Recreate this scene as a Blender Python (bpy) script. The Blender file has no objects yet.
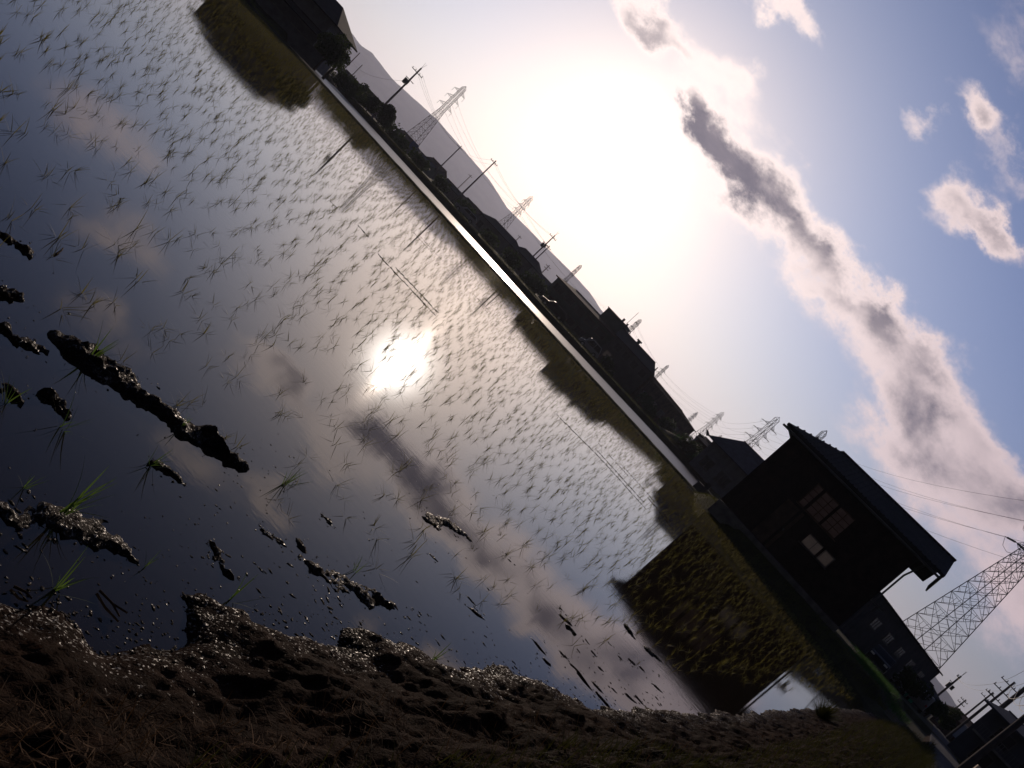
import bpy, math, random
import numpy as np
from mathutils import Vector, Matrix

random.seed(7); RNG = np.random.default_rng(11)
R = math.radians
SC = bpy.context.scene
COL = SC.collection

# ------------------------------------------------------------------ camera model (real lens, rolled by hand)
F_PX = 828.0; PITCH = R(-5.75); EYE = 1.4
DX = (0.681, 0.732); UX = (0.732, -0.681)
def sight(px, py):
    """unit-less world direction of a point of the photo"""
    x = px - 512; y = py - 384
    d = (x*DX[0] + y*DX[1])/F_PX; u = (x*UX[0] + y*UX[1])/F_PX
    c, s = math.cos(PITCH), math.sin(PITCH)
    return Vector((d, c - s*u, s + c*u))
def onground(px, py, z=0.0):
    r = sight(px, py); t = (z-EYE)/r.z
    return (r.x*t, r.y*t)
def azel(px, py):
    r = sight(px, py)
    return math.degrees(math.atan2(r.x, r.y)), math.degrees(math.atan2(r.z, math.hypot(r.x, r.y)))
def polar(az, d): return (d*math.sin(R(az)), d*math.cos(R(az)))
def elz(el, d): return EYE + d*math.tan(R(el))
def in_view(x, y, z=0.0, m=0):
    c, s = math.cos(PITCH), math.sin(PITCH); Z = z-EYE
    f = c*y + s*Z
    if f < .2: return False
    d = x/f*F_PX; u = (-s*y + c*Z)/f*F_PX
    px = 512 + d*DX[0] + u*UX[0]; py = 384 + d*DX[1] + u*UX[1]
    return -m < px < 1024+m and -m < py < 768+m

# ------------------------------------------------------------------ noise
def _hash(ix, iy, seed):
    h = (ix.astype(np.int64)*374761393 + iy.astype(np.int64)*668265263 + seed*974634197) & 0xFFFFFFFF
    h = ((h ^ (h >> 13))*1274126177) & 0xFFFFFFFF
    return ((h ^ (h >> 16)) & 0xFFFFFF)/float(0xFFFFFF)
def vn(x, y, seed=0):
    xi = np.floor(x); yi = np.floor(y); fx = x-xi; fy = y-yi
    fx = fx*fx*(3-2*fx); fy = fy*fy*(3-2*fy)
    xi = xi.astype(np.int64); yi = yi.astype(np.int64)
    a = _hash(xi, yi, seed); b = _hash(xi+1, yi, seed); c = _hash(xi, yi+1, seed); d = _hash(xi+1, yi+1, seed)
    return (a*(1-fx)+b*fx)*(1-fy) + (c*(1-fx)+d*fx)*fy
def fbm(x, y, seed=0, oct=5, gain=.5):
    s = 0; a = 1; n = 0
    for k in range(oct):
        s = s + a*vn(x*2**k + 17.3*k, y*2**k - 9.1*k, seed+k); n += a; a *= gain
    return s/n
def sstep(a, b, x):
    t = np.clip((x-a)/(b-a), 0, 1); return t*t*(3-2*t)
def poly_dist(x, y, P, closed=True):
    """signed distance to polygon (positive inside)"""
    P = np.array(P, float); n = len(P)
    best = np.full(x.shape, 1e18); inside = np.zeros(x.shape, bool)
    for i in range(n):
        if not closed and i == n-1: break
        ax, ay = P[i]; bx, by = P[(i+1) % n]
        ex, ey = bx-ax, by-ay
        t = np.clip(((x-ax)*ex + (y-ay)*ey)/(ex*ex+ey*ey+1e-12), 0, 1)
        best = np.minimum(best, (x-ax-t*ex)**2 + (y-ay-t*ey)**2)
        if abs(by-ay) > 1e-12:
            c = ((ay > y) != (by > y)) & (x < (bx-ax)*(y-ay)/(by-ay) + ax)
            inside ^= c
    d = np.sqrt(best)
    return np.where(inside, d, -d) if closed else d

# ------------------------------------------------------------------ mesh helpers
class MB:
    def __init__(s): s.v = []; s.f = []
    def add(s, vs, fs):
        o = len(s.v); s.v += [tuple(map(float, v)) for v in vs]; s.f += [tuple(i+o for i in f) for f in fs]; return s
    def box(s, x0, y0, z0, x1, y1, z1):
        return s.add([(x0,y0,z0),(x1,y0,z0),(x1,y1,z0),(x0,y1,z0),(x0,y0,z1),(x1,y0,z1),(x1,y1,z1),(x0,y1,z1)],
                     [(0,3,2,1),(4,5,6,7),(0,1,5,4),(1,2,6,5),(2,3,7,6),(3,0,4,7)])
    def bar(s, a, b, r, r2=None, n=4):
        a = Vector(a); b = Vector(b); d = b-a
        if d.length < 1e-9: return s
        d.normalize(); q = Vector((0,0,1)) if abs(d.z) < .9 else Vector((1,0,0))
        e1 = d.cross(q).normalized(); e2 = d.cross(e1)
        r2 = r if r2 is None else r2
        vs = []
        for p, rr in ((a, r), (b, r2)):
            for k in range(n):
                t = 2*math.pi*(k+.5)/n; vs.append(p + e1*math.cos(t)*rr + e2*math.sin(t)*rr)
        fs = [(k, (k+1) % n, n+(k+1) % n, n+k) for k in range(n)]
        fs += [tuple(range(n-1, -1, -1)), tuple(range(n, 2*n))]
        return s.add(vs, fs)
    def tube(s, pts, r, n=4, r2=None):
        for i in range(len(pts)-1):
            k0 = i/(len(pts)-1); k1 = (i+1)/(len(pts)-1); rr = r if r2 is None else r
            ra = rr + ((r2 if r2 is not None else r)-r)*k0; rb = rr + ((r2 if r2 is not None else r)-r)*k1
            s.bar(pts[i], pts[i+1], ra, rb, n)
        return s
    def prism(s, poly, ext):
        """planar polygon (3d points) extruded by vector ext"""
        n = len(poly); e = Vector(ext); P = [Vector(p) for p in poly]
        return s.add(P + [p+e for p in P], [tuple(range(n)), tuple(range(2*n-1, n-1, -1))] +
                     [(k, n+k, n+(k+1) % n, (k+1) % n) for k in range(n)])
    def build(s, name, mat, parent=None, smooth=False):
        me = bpy.data.meshes.new(name); me.from_pydata(s.v, [], s.f); me.update()
        import bmesh
        bm = bmesh.new(); bm.from_mesh(me); bmesh.ops.recalc_face_normals(bm, faces=bm.faces); bm.to_mesh(me); bm.free()
        if smooth: me.polygons.foreach_set('use_smooth', [True]*len(me.polygons))
        return link(name, me, mat, parent)
def link(name, me, mat, parent=None):
    o = bpy.data.objects.new(name, me); COL.objects.link(o)
    if mat: me.materials.append(mat)
    if parent: o.parent = parent
    return o
def np_mesh(name, V, Fq, mat, parent=None, smooth=True):
    """V (n,3), Fq (m,4) or (m,3) numpy"""
    me = bpy.data.meshes.new(name); k = Fq.shape[1]
    me.vertices.add(len(V)); me.vertices.foreach_set('co', np.asarray(V, np.float32).ravel())
    me.loops.add(Fq.size); me.loops.foreach_set('vertex_index', Fq.astype(np.int32).ravel())
    me.polygons.add(len(Fq)); me.polygons.foreach_set('loop_start', np.arange(0, Fq.size, k, dtype=np.int32))
    me.polygons.foreach_set('loop_total', np.full(len(Fq), k, np.int32))
    if smooth: me.polygons.foreach_set('use_smooth', np.ones(len(Fq), bool))
    me.update(calc_edges=True); me.validate()
    return link(name, me, mat, parent)
def grid_faces(n, m):
    i, j = np.meshgrid(np.arange(n-1), np.arange(m-1), indexing='ij')
    a = (i*m + j).ravel()
    return np.stack([a, a+m, a+m+1, a+1], 1)
def tag(o, label=None, cat=None, group=None, kind=None):
    if label: o['label'] = label
    if cat: o['category'] = cat
    if group: o['group'] = group
    if kind: o['kind'] = kind
    return o
def thing(name, label, cat, loc=(0,0,0), rz=0, group=None):
    o = bpy.data.objects.new(name, None); COL.objects.link(o); o.empty_display_size = .2
    o.location = loc; o.rotation_euler = (0, 0, rz)
    return tag(o, label, cat, group)
def copy_tree(o, parent=None):
    c = o.copy(); COL.objects.link(c)
    if parent: c.parent = parent
    for ch in list(o.children): copy_tree(ch, c)
    return c

# ------------------------------------------------------------------ materials
def mat(name, col, rough=.7, var=.25, scale=4., bump=0., bscale=20., metal=0., spec=.5, emit=None, transl=None, col2=None, coords='Object', wet=None, tf=.35):
    m = bpy.data.materials.new(name); m.use_nodes = True
    nt = m.node_tree; N = nt.nodes; L = nt.links; b = N['Principled BSDF']
    b.inputs['Roughness'].default_value = rough; b.inputs['Metallic'].default_value = metal
    b.inputs['Specular IOR Level'].default_value = spec
    tc = N.new('ShaderNodeTexCoord')
    no = N.new('ShaderNodeTexNoise'); no.inputs['Scale'].default_value = scale; no.inputs['Detail'].default_value = 6
    L.new(tc.outputs[coords], no.inputs['Vector'])
    cr = N.new('ShaderNodeValToRGB'); cr.color_ramp.elements[0].position = .3; cr.color_ramp.elements[1].position = .7
    c2 = col2 or col
    cr.color_ramp.elements[0].color = tuple(c*(1-var) for c in col) + (1,)
    cr.color_ramp.elements[1].color = tuple(min(1, c*(1+var)) for c in c2) + (1,)
    L.new(no.outputs['Fac'], cr.inputs['Fac']); L.new(cr.outputs['Color'], b.inputs['Base Color'])
    if bump:
        n2 = N.new('ShaderNodeTexNoise'); n2.inputs['Scale'].default_value = bscale; n2.inputs['Detail'].default_value = 5
        L.new(tc.outputs[coords], n2.inputs['Vector'])
        bp = N.new('ShaderNodeBump'); bp.inputs['Strength'].default_value = 1; bp.inputs['Distance'].default_value = bump
        L.new(n2.outputs['Fac'], bp.inputs['Height']); L.new(bp.outputs['Normal'], b.inputs['Normal'])
    if wet:
        n3 = N.new('ShaderNodeTexNoise'); n3.inputs['Scale'].default_value = wet[0]; n3.inputs['Detail'].default_value = 3
        L.new(tc.outputs[coords], n3.inputs['Vector'])
        sx_ = N.new('ShaderNodeSeparateXYZ'); L.new(tc.outputs[coords], sx_.inputs[0])
        zr = N.new('ShaderNodeMapRange'); L.new(sx_.outputs['Z'], zr.inputs['Value'])
        for k, v in (('From Min', .03), ('From Max', .16), ('To Min', .01), ('To Max', -.2)): zr.inputs[k].default_value = v
        ad = N.new('ShaderNodeMath'); ad.operation = 'ADD'; L.new(n3.outputs['Fac'], ad.inputs[0]); L.new(zr.outputs[0], ad.inputs[1])
        for sock, lo, hi in (('Specular IOR Level', spec, wet[3]), ('Roughness', .75, .3)):
            mr = N.new('ShaderNodeMapRange'); L.new(ad.outputs[0], mr.inputs['Value'])
            for k, v in (('From Min', wet[1]), ('From Max', wet[2]), ('To Min', lo), ('To Max', hi)): mr.inputs[k].default_value = v
            L.new(mr.outputs[0], b.inputs[sock])
    if emit:
        b.inputs['Emission Color'].default_value = emit[:3] + (1,); b.inputs['Emission Strength'].default_value = emit[3]
    if transl:
        t = N.new('ShaderNodeBsdfTranslucent'); t.inputs['Color'].default_value = transl + (1,)
        mx = N.new('ShaderNodeMixShader'); mx.inputs['Fac'].default_value = tf
        L.new(b.outputs[0], mx.inputs[1]); L.new(t.outputs[0], mx.inputs[2]); L.new(mx.outputs[0], N['Material Output'].inputs['Surface'])
    return m
M = {}
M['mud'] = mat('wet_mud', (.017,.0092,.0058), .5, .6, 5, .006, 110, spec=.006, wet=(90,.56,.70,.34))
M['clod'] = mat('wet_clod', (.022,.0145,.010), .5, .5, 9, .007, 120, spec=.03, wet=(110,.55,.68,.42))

M['levee'] = mat('levee_soil', (.035,.034,.016), .95, .4, 1.2, .03, 6, spec=.05)
M['asphalt'] = mat('asphalt', (.045,.046,.055), .95, .2, 3, .004, 60, spec=.08)
M['concrete'] = mat('concrete', (.15,.14,.135), .85, .3, 2.5, .004, 30, spec=.1)
M['pole'] = mat('pole_concrete', (.10,.09,.09), .9, .2, 3, spec=.1)
M['steel'] = mat('galvanised_steel', (.09,.088,.095), .7, .25, 2, spec=.2)
M['dark_steel'] = mat('painted_steel', (.06,.06,.065), .55, .25, 3)
M['wire'] = mat('cable', (.05,.05,.05), .6, .1)
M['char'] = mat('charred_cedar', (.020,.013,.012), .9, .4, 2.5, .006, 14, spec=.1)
M['board'] = mat('old_boards', (.06,.04,.03), .85, .4, 3, .006, 18, spec=.1)
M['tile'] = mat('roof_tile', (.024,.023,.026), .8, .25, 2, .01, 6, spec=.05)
M['bluetile'] = mat('slate_blue_tile', (.05,.056,.075), .8, .2, 2, .01, 6, spec=.05)
M['rust'] = mat('rusty_sheet', (.07,.045,.035), .8, .45, 1.2, .01, 5, spec=.05)
M['plaster'] = mat('grey_plaster', (.12,.12,.13), .9, .2, 1.5, spec=.1)
M['palewall'] = mat('pale_wall', (.2,.2,.21), .9, .15, 1, spec=.1)
M['greywall'] = mat('grey_siding', (.06,.06,.068), .85, .2, 1, spec=.1)
M['greenwall'] = mat('green_grey_siding', (.065,.085,.08), .85, .2, 1, spec=.1)
M['frame'] = mat('window_frame', (.045,.04,.04), .6, .2)
M['glass'] = mat('window_glass', (.015,.015,.018), .12, .1, spec=.25)
M['emitglass'] = mat('emitting_pane', (.1,.09,.08), .4, .2, 3, emit=(.9,.68,.6,.018))  # emission stands in for sun glow through barn panes; also lit windows elsewhere
M['emitglass2'] = mat('emitting_pane_dim', (.1,.07,.06), .4, .4, 2.2, emit=(.7,.36,.28,.006))  # dimmer emission standing in for glow through the lattice panes
M['blue'] = mat('blue_sheet', (.03,.07,.2), .6, .15)
M['teal'] = mat('teal_plastic', (.02,.28,.18), .5, .15)
M['leaf'] = mat('tree_leaf', (.03,.045,.018), .6, .4, 6, transl=(.04,.06,.015), spec=.1)
M['bark'] = mat('bark', (.05,.04,.03), .9, .3, 8, .01, 25)
M['rice'] = mat('rice_blade', (.045,.052,.018), .65, .3, 12, spec=.2, transl=(.20,.175,.04), tf=.42)
M['tuft'] = mat('green_blade', (.04,.07,.016), .6, .3, 12, spec=.2, transl=(.11,.19,.03), tf=.45)
M['straw'] = mat('dead_straw', (.10,.055,.027), .9, .8, 9, transl=(.08,.045,.02), spec=.1)
M['grass'] = mat('bank_grass', (.035,.036,.010), .75, .5, 5, transl=(.05,.05,.010), spec=.1)
M['lush'] = mat('lush_grass', (.03,.09,.025), .6, .4, 1.5, transl=(.05,.12,.02), spec=.1)
M['olive'] = mat('levee_grass', (.055,.058,.014), .7, .4, .8, transl=(.09,.09,.016), spec=.1)
M['mountain'] = mat('wooded_slope', (.035,.045,.03), .95, .4, .012, coords='Object', spec=.1)
M['carwhite'] = mat('silver_car_paint', (.22,.23,.25), .3, .05, spec=.6)
M['carblue'] = mat('dark_blue_car_paint', (.016,.017,.02), .5, .05, spec=.1)
M['rubber'] = mat('rubber', (.02,.02,.02), .9, .1)
M['chrome'] = mat('wheel_rim', (.4,.4,.42), .35, .05, metal=.8)
M['lamp'] = mat('headlight', (.6,.6,.6), .15, .05)
M['redlamp'] = mat('tail_light', (.3,.02,.02), .2, .05)
M['porcelain'] = mat('insulator', (.12,.11,.11), .4, .2)
M['brown'] = mat('brown_painted_steel', (.16,.08,.035), .6, .25, 4)

def water_mat(name='paddy_water', rough=.03, bd=.0004, sc=12):
    m = bpy.data.materials.new(name); m.use_nodes = True
    nt = m.node_tree; N = nt.nodes; L = nt.links; b = N['Principled BSDF']
    b.inputs['Base Color'].default_value = (.02,.0135,.008,1); b.inputs['Roughness'].default_value = rough
    b.inputs['IOR'].default_value = 1.31
    tc = N.new('ShaderNodeTexCoord')
    mp = N.new('ShaderNodeMapping'); mp.inputs['Scale'].default_value = (.7, 1.3, 1); mp.inputs['Rotation'].default_value = (0,0,R(20))
    L.new(tc.outputs['Object'], mp.inputs['Vector'])
    n1 = N.new('ShaderNodeTexNoise'); n1.inputs['Scale'].default_value = sc; n1.inputs['Detail'].default_value = 4; n1.inputs['Roughness'].default_value = .6
    L.new(mp.outputs[0], n1.inputs['Vector'])
    pm = N.new('ShaderNodeTexNoise'); pm.inputs['Scale'].default_value = .45; pm.inputs['Detail'].default_value = 2
    L.new(tc.outputs['Object'], pm.inputs['Vector'])
    rp = N.new('ShaderNodeMapRange'); rp.inputs['From Min'].default_value = .38; rp.inputs['From Max'].default_value = .62
    rp.inputs['To Min'].default_value = .25; rp.inputs['To Max'].default_value = 1
    L.new(pm.outputs['Fac'], rp.inputs['Value'])
    mu = N.new('ShaderNodeMath'); mu.operation = 'MULTIPLY'; L.new(n1.outputs['Fac'], mu.inputs[0]); L.new(rp.outputs[0], mu.inputs[1])
    bp = N.new('ShaderNodeBump'); bp.inputs['Strength'].default_value = 1; bp.inputs['Distance'].default_value = bd
    L.new(mu.outputs[0], bp.inputs['Height']); L.new(bp.outputs['Normal'], b.inputs['Normal'])
    return m
M['water'] = water_mat(); M['ruffled'] = water_mat('ruffled_water', .42, .02, 5)

# ------------------------------------------------------------------ the paddies (plan outlines, metres)
AZR = R(32.5); SA, CA = math.sin(AZR), math.cos(AZR)          # along the farm road / bank, and offset to its right
def ao(x, y): return x*SA + y*CA, x*CA - y*SA
def xy(a, o): return a*SA + o*CA, a*CA - o*SA
SHORE_PX = [(0,592),(30,596),(60,606),(85,626),(95,641),(130,646),(165,656),(190,641),(203,600),(240,608),(280,630),(320,650),(345,652),
            (350,633),(400,642),(440,668),(470,670),(500,665),(530,680),(560,692),(590,710),(620,712),(660,711),(700,712),(740,714)]
SHORE = [onground(*p) for p in SHORE_PX] + [(8.9,16.2),(12.5,21.8),(15.2,25.9)]
SHORE = [(-60,-42),(-9,-9.5),(-2.6,-1.2),(-1.3,.5),(-.75,1.25)] + SHORE
def LEV(x): return 54.3 - .33*x                                # foot of the levee across the far side
P1 = SHORE + [(16.2,29.5),(15.6,34.0),(11.3,42.6),(11.2,45.5),(11.9,50.4),(-37,66.6),(-62,76)]
P2 = [(-34,69.4),(-10,LEV(-10)+3.1),(14.2,52.9),(17,60),(24.5,97),(12,91.5),(-5,86),(-15,94),(-25,99),(-44,110)]
P1w = [(x+.55*CA, y-.55*SA) if i < len(SHORE) else (x, y) for i, (x, y) in enumerate(P1)]   # water runs under the bank lip
def push(P, d):
    c = np.mean(P, 0); return [tuple(np.array(p) + (np.array(p)-c)/np.linalg.norm(np.array(p)-c)*d) for p in P]
def sheet(name, P, z, m):
    mb = MB(); mb.add([(x, y, z) for x, y in P], [tuple(range(len(P)))]); return mb.build(name, m)
w = sheet('paddy_water', P1w[:len(SHORE)] + push(P1w, .9)[len(SHORE):], 0.0, M['water']); tag(w, kind='structure')
w2 = sheet('flooded_field_water', push(P2, .9), 0.004, M['ruffled']); tag(w2, kind='structure')

# ground: one sheet to the horizon
def graded(lo, hi, step, far, k=1.22):
    v = list(np.arange(lo, hi+1e-6, step)); s = step
    while v[-1] < far: s *= k; v.append(min(far, v[-1]+s))
    s = step
    while v[0] > -far: s *= k; v.insert(0, max(-far, v[0]-s))
    return np.array(v)
gx = graded(-62, 42, .5, 6000); gy = graded(-14, 124, .5, 6000)
X, Y = np.meshgrid(gx, gy, indexing='ij')
d1 = poly_dist(X, Y, P1w); d2 = poly_dist(X, Y, P2)
A_, O_ = ao(X, Y)
Z = .62 + .10*(fbm(X*.15, Y*.15, 3)-.5) + .05*(fbm(X*.9, Y*.9, 9)-.5)
near = sstep(-5.5, -3.0, d1)*sstep(-5.5, -3.0, d2)
Z = Z*(1-near) + (.10 + .05*(fbm(X*1.2, Y*1.2, 5)-.5))*near
dcan = poly_dist(X, Y, [(19,100.5),(27,103),(40,112)], False)
Z += 1.2*np.exp(-(dcan/2.6)**2)
Z += .3*sstep(120, 220, Y)
dip = np.maximum(sstep(-.9, .1, d1), sstep(-.9, .1, d2))
Z = Z*(1-dip) - .3*dip
bankzone = (A_ > -12) & (A_ < 62) & (O_ > -1.6) & (O_ < 3.6)
Z = np.where(bankzone, np.minimum(Z, .25), Z)
g = np_mesh('ground', np.stack([X, Y, Z], -1).reshape(-1, 3), grid_faces(len(gx), len(gy)), M['levee']); tag(g, kind='structure')

# near bank of wet mud, fine mesh graded away from the viewer
def steps(lo, hi, s, k): 
    v = [lo]
    while v[-1] < hi: v.append(v[-1]+s); s *= k
    return np.array(v)
aa = np.concatenate([np.arange(-3, .4, .05), steps(.4, 62, .011, 1.0042)])
oo = np.concatenate([np.arange(-2.3, .5, .0115), steps(.5, 4.4, .03, 1.06)])
A, O = np.meshgrid(aa, oo, indexing='ij'); BX, BY = A*SA + O*CA, A*CA - O*SA
PL = [(-60,-42)] + SHORE[1:] + [(18,28),(40,62),(60,40),(30,-40)]
ds = poly_dist(BX, BY, PL)                                     # + on land
def bank_h(x, y, d, a, o):
    w = d + .16*(fbm(x*3.2, y*3.2, 21)-.5) + .10*(fbm(x*11, y*11, 4, 5, .6)-.5)
    h = np.where(w > 0, .075*(1-np.exp(-np.maximum(w, 0)/.10)) + .46*sstep(.08, 1.15, w), 1.2*np.minimum(w, 0))
    lump = fbm(x*6, y*6, 31, 5, .6)-.45
    fine = fbm(x*26, y*26, 51, 4, .6)-.5
    rid = 1-np.abs(2*fbm(x*9, y*9, 71, 3)-1)
    amp = sstep(-.10, .3, w)*(1-sstep(.3, .75, o)*.9)
    h = h + amp*(.055*lump + .035*fine + .035*(rid-.75))
    # bare grassy shoulder and road bed
    flat = sstep(.25, .7, o)*sstep(0, .4, d)
    h = h*(1-flat) + flat*(.53 + .02*lump)
    h = h - .5*sstep(3.4, 4.3, o)
    return np.maximum(h, -.25)
BZ = bank_h(BX, BY, ds, A, O)
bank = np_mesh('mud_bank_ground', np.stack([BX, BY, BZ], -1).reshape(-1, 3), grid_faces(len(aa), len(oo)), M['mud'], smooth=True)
tag(bank, kind='structure')
def bank_z(x, y):
    x = np.atleast_1d(np.asarray(x, float)); y = np.atleast_1d(np.asarray(y, float)); a, o = ao(x, y)
    return bank_h(x, y, poly_dist(x, y, PL), a, o)

# farm road
mb = MB(); rows = []
for a in np.arange(-12, 150, 1.5):
    for o in (.62, 1.5, 2.5):
        x, y = xy(a, o); rows.append((x, y, .575 + (.035 if o == 1.5 else 0) + (.0 if a < 62 else min(.09, (a-62)*.01))))
n = len(rows)//3
mb.add(rows, [(3*i+k, 3*i+k+1, 3*i+k+4, 3*i+k+3) for i in range(n-1) for k in (0, 1)])
low = [(x, y, z-.12) for x, y, z in rows]
mb.add([rows[3*i] for i in range(n)] + [low[3*i] for i in range(n)], [(i, i+1, n+i+1, n+i) for i in range(n-1)])
mb.add([rows[3*i+2] for i in range(n)] + [low[3*i+2] for i in range(n)], [(i, i+1, n+i+1, n+i) for i in range(n-1)])
tag(mb.build('road', M['asphalt']), kind='structure')

# ------------------------------------------------------------------ mountains
def ridge_el(az):
    pts = [(-75,1.6),(-50,1.9),(-38,2.35),(-30,2.2),(-25,2.5),(-23.6,2.42),(-22.7,2.33),(-22,2.54),(-20.1,2.38),(-19,2.48),(-16.4,2.76),(-14.1,2.73),
           (-11.1,2.64),(-9,2.26),(-7,2.34),(-4.9,2.42),(-3,2.5),(-1,2.48),(.24,2.28),(2,2.1),(4,1.95),(6.3,1.72),(7.4,1.3),(9,.9),(14,.75),(22,.9),(28,1.3),
           (31,1.62),(32.2,1.5),(33.2,1.28),(35,.9),(42,.8),(55,1.3),(75,1.0)]
    return np.interp(az, [p[0] for p in pts], [p[1] for p in pts])
azs = np.arange(-75, 75.01, .12); rr = np.linspace(3000, 5600, 40)
AZ, RR = np.meshgrid(azs, rr, indexing='ij')
top = 4000*np.tan(np.radians(ridge_el(AZ)+.02*(fbm(AZ*3, AZ*0, 2)-.5)*2)) + 1.4
spur = .55 + .45*np.abs(2*fbm(AZ*.35, RR*.0011, 8)-1)
prof = np.where(RR < 4000, (np.clip((RR-3000)/1000, 0, 1))**1.25*(1-(1-spur)*np.clip((4000-RR)/500, 0, 1)*.8), 1-.9*sstep(4000, 5600, RR))
MZ = top*np.clip(prof, 0, 1) - 2
mo = np_mesh('mountains', np.stack([RR*np.sin(np.radians(AZ)), RR*np.cos(np.radians(AZ)), MZ], -1).reshape(-1, 3), grid_faces(len(azs), len(rr)), M['mountain'])
tag(mo, kind='structure')

# ------------------------------------------------------------------ mud clods in the water (each ridge a thing)
def clod(pts, wid, hgt, label, seed, cat='mud ridge', res=.012, group='mud ridges standing out of the paddy water'):
    P = np.array(pts, float); seg = np.linalg.norm(np.diff(P, axis=0), axis=1); Lc = np.concatenate([[0], np.cumsum(seg)]); tot = Lc[-1]
    res = max(res, tot/260)
    s = np.arange(-wid*.6, tot+wid*.6, res); t = np.linspace(-1.6, 1.6, max(14, int(3.2*wid/res)))
    sx = np.interp(s, Lc, P[:, 0]); sy = np.interp(s, Lc, P[:, 1])
    lo = np.clip(s, 0, tot)
    tx = np.interp(lo+.01, Lc, P[:, 0])-np.interp(lo-.01, Lc, P[:, 0]); ty = np.interp(lo+.01, Lc, P[:, 1])-np.interp(lo-.01, Lc, P[:, 1])
    l = np.hypot(tx, ty)+1e-9; tx /= l; ty /= l
    ex = np.where(s < 0, s, np.where(s > tot, s-tot, 0)); sx = sx + tx*ex; sy = sy + ty*ex
    wob = (fbm(s/max(wid, .02)*.55, s*0+seed*1.7, seed+1, 3)-.5)*wid*1.9; sx = sx - ty*wob; sy = sy + tx*wob
    S, T = np.meshgrid(s, t, indexing='ij')
    XX = sx[:, None] - ty[:, None]*T*wid; YY = sy[:, None] + tx[:, None]*T*wid
    k = 1/max(wid, .02)
    wv = np.maximum(.2, 1.05 + 3.4*(fbm(XX*k*.8, YY*k*.8, seed)-.5))
    endd = np.maximum(0, np.maximum(-S, S-tot))/wid
    tp = .3 + .7*sstep(-wid, .3*tot, S)*sstep(-wid, .3*tot, tot-S); wv = wv*tp
    q = np.sqrt((T/wv)**2 + endd**2*2.5)
    brk = (-.25 if cat == 'mud track' else 0) + sstep(.30, .58, fbm(S*k*.6+T*.3, S*0+seed*3.3, seed+5))
    Hh = hgt*.50*(1.0-q**2.2*1.1)*(.05+.95*brk)*(.2+1.5*fbm(XX*k*.9, YY*k*.9, seed+9, 3)) + (hgt*.75*(fbm(XX*k*2.2, YY*k*2.2, seed+2, 4, .6)-.5) + .011*(fbm(XX*75, YY*75, seed+3, 3, .65)-.5) + .010*(1-np.abs(2*fbm(XX*38, YY*38, seed+4, 2)-1)-.7))*sstep(1.2, .8, q)
    Hh = np.where(q > 1.1, -.03, Hh)
    Hh = np.maximum(Hh, -.03)
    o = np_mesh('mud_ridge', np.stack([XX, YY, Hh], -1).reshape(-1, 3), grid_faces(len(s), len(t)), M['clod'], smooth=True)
    return tag(o, label, cat, group)
gp = lambda *pp: [onground(*p) for p in pp]
CL = [
 (gp((62,345),(85,362),(120,382),(160,408),(200,432),(236,462)), .105, .075, 'largest dark mud ridge, the long one with grass growing on its upper end'),
 (gp((0,330),(22,342),(45,354)), .035, .03, 'short mud ridge just left of the largest ridge, nearly touching its upper end'),
 (gp((0,232),(18,246),(32,260)), .03, .03, 'thin mud streak at the left edge of the photo, highest of those there'),
 (gp((0,293),(20,299)), .03, .03, 'small knobbly mud lump at the left edge between two longer streaks'),
 (gp((0,390),(19,402)), .035, .035, 'short mud lump at the left edge below the largest ridge'),
 (gp((44,392),(56,403),(66,418)), .03, .04, 'stubby upright mud lump beneath the upper end of the largest ridge'),
 (gp((150,462),(165,470),(184,485)), .026, .028, 'small mud lump with a rice tuft rising from its upper end'),
 (gp((0,508),(30,520),(60,528),(95,540),(130,556)), .055, .03, 'long low mud ridge with a bushy bright green tuft on it, near the left edge'),
 (gp((258,527),(272,537),(286,547)), .018, .016, 'thin shining mud sliver in two pieces in the open water near the bank'),
 (gp((303,563),(325,575),(345,582),(370,596),(396,611)), .042, .03, 'straight narrow glossy mud ridge lying parallel to the bank in open water'),
 (gp((297,540),(307,553)), .02, .016, 'small crumbly mud patch right above the narrow glossy ridge'),
 (gp((423,515),(445,522),(470,540)), .06, .022, 'flat rippled mud patch surrounded by the dark reflection of the big cloud'),
 (gp((210,542),(220,560),(232,578)), .022, .02, 'crumbly mud trail leading from a leaning tuft to the bank'),
 (gp((322,515),(331,524)), .02, .014, 'little ring shaped mud lump alone in the water above the glossy ridge'),
 (gp((567,625),(575,635)), .03, .02, 'small dark mud bar beside the cloud reflection, in front of two more'),
 (gp((625,625),(634,638)), .035, .022, 'dark mud bar floating nearest the edge of the barn reflection'),
 (gp((645,648),(660,660)), .04, .022, 'dark mud bar lying half inside the edge of the barn reflection'),
 (gp((420,668),(440,676)), .03, .035, 'pair of knobs of mud sticking out beside the bank lip'),
]
for i, c in enumerate(CL): clod(c[0], c[1], c[2], c[3], 100+7*i)
# tractor tracks of turned mud parallel to the levee
TR = [((334,205),(385,262),(432,312)), ((413,232),(450,272),(487,312)), ((560,418),(600,458),(645,508)), ((600,445),(650,500),(672,528))]
def wobble(P, n, a):
    P = np.array(P); t = np.linspace(0, len(P)-1, n); k = np.arange(len(P))
    return np.stack([np.interp(t, k, P[:, 0]), np.interp(t, k, P[:, 1])], 1) + RNG.normal(0, a, (n, 2))
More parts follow.
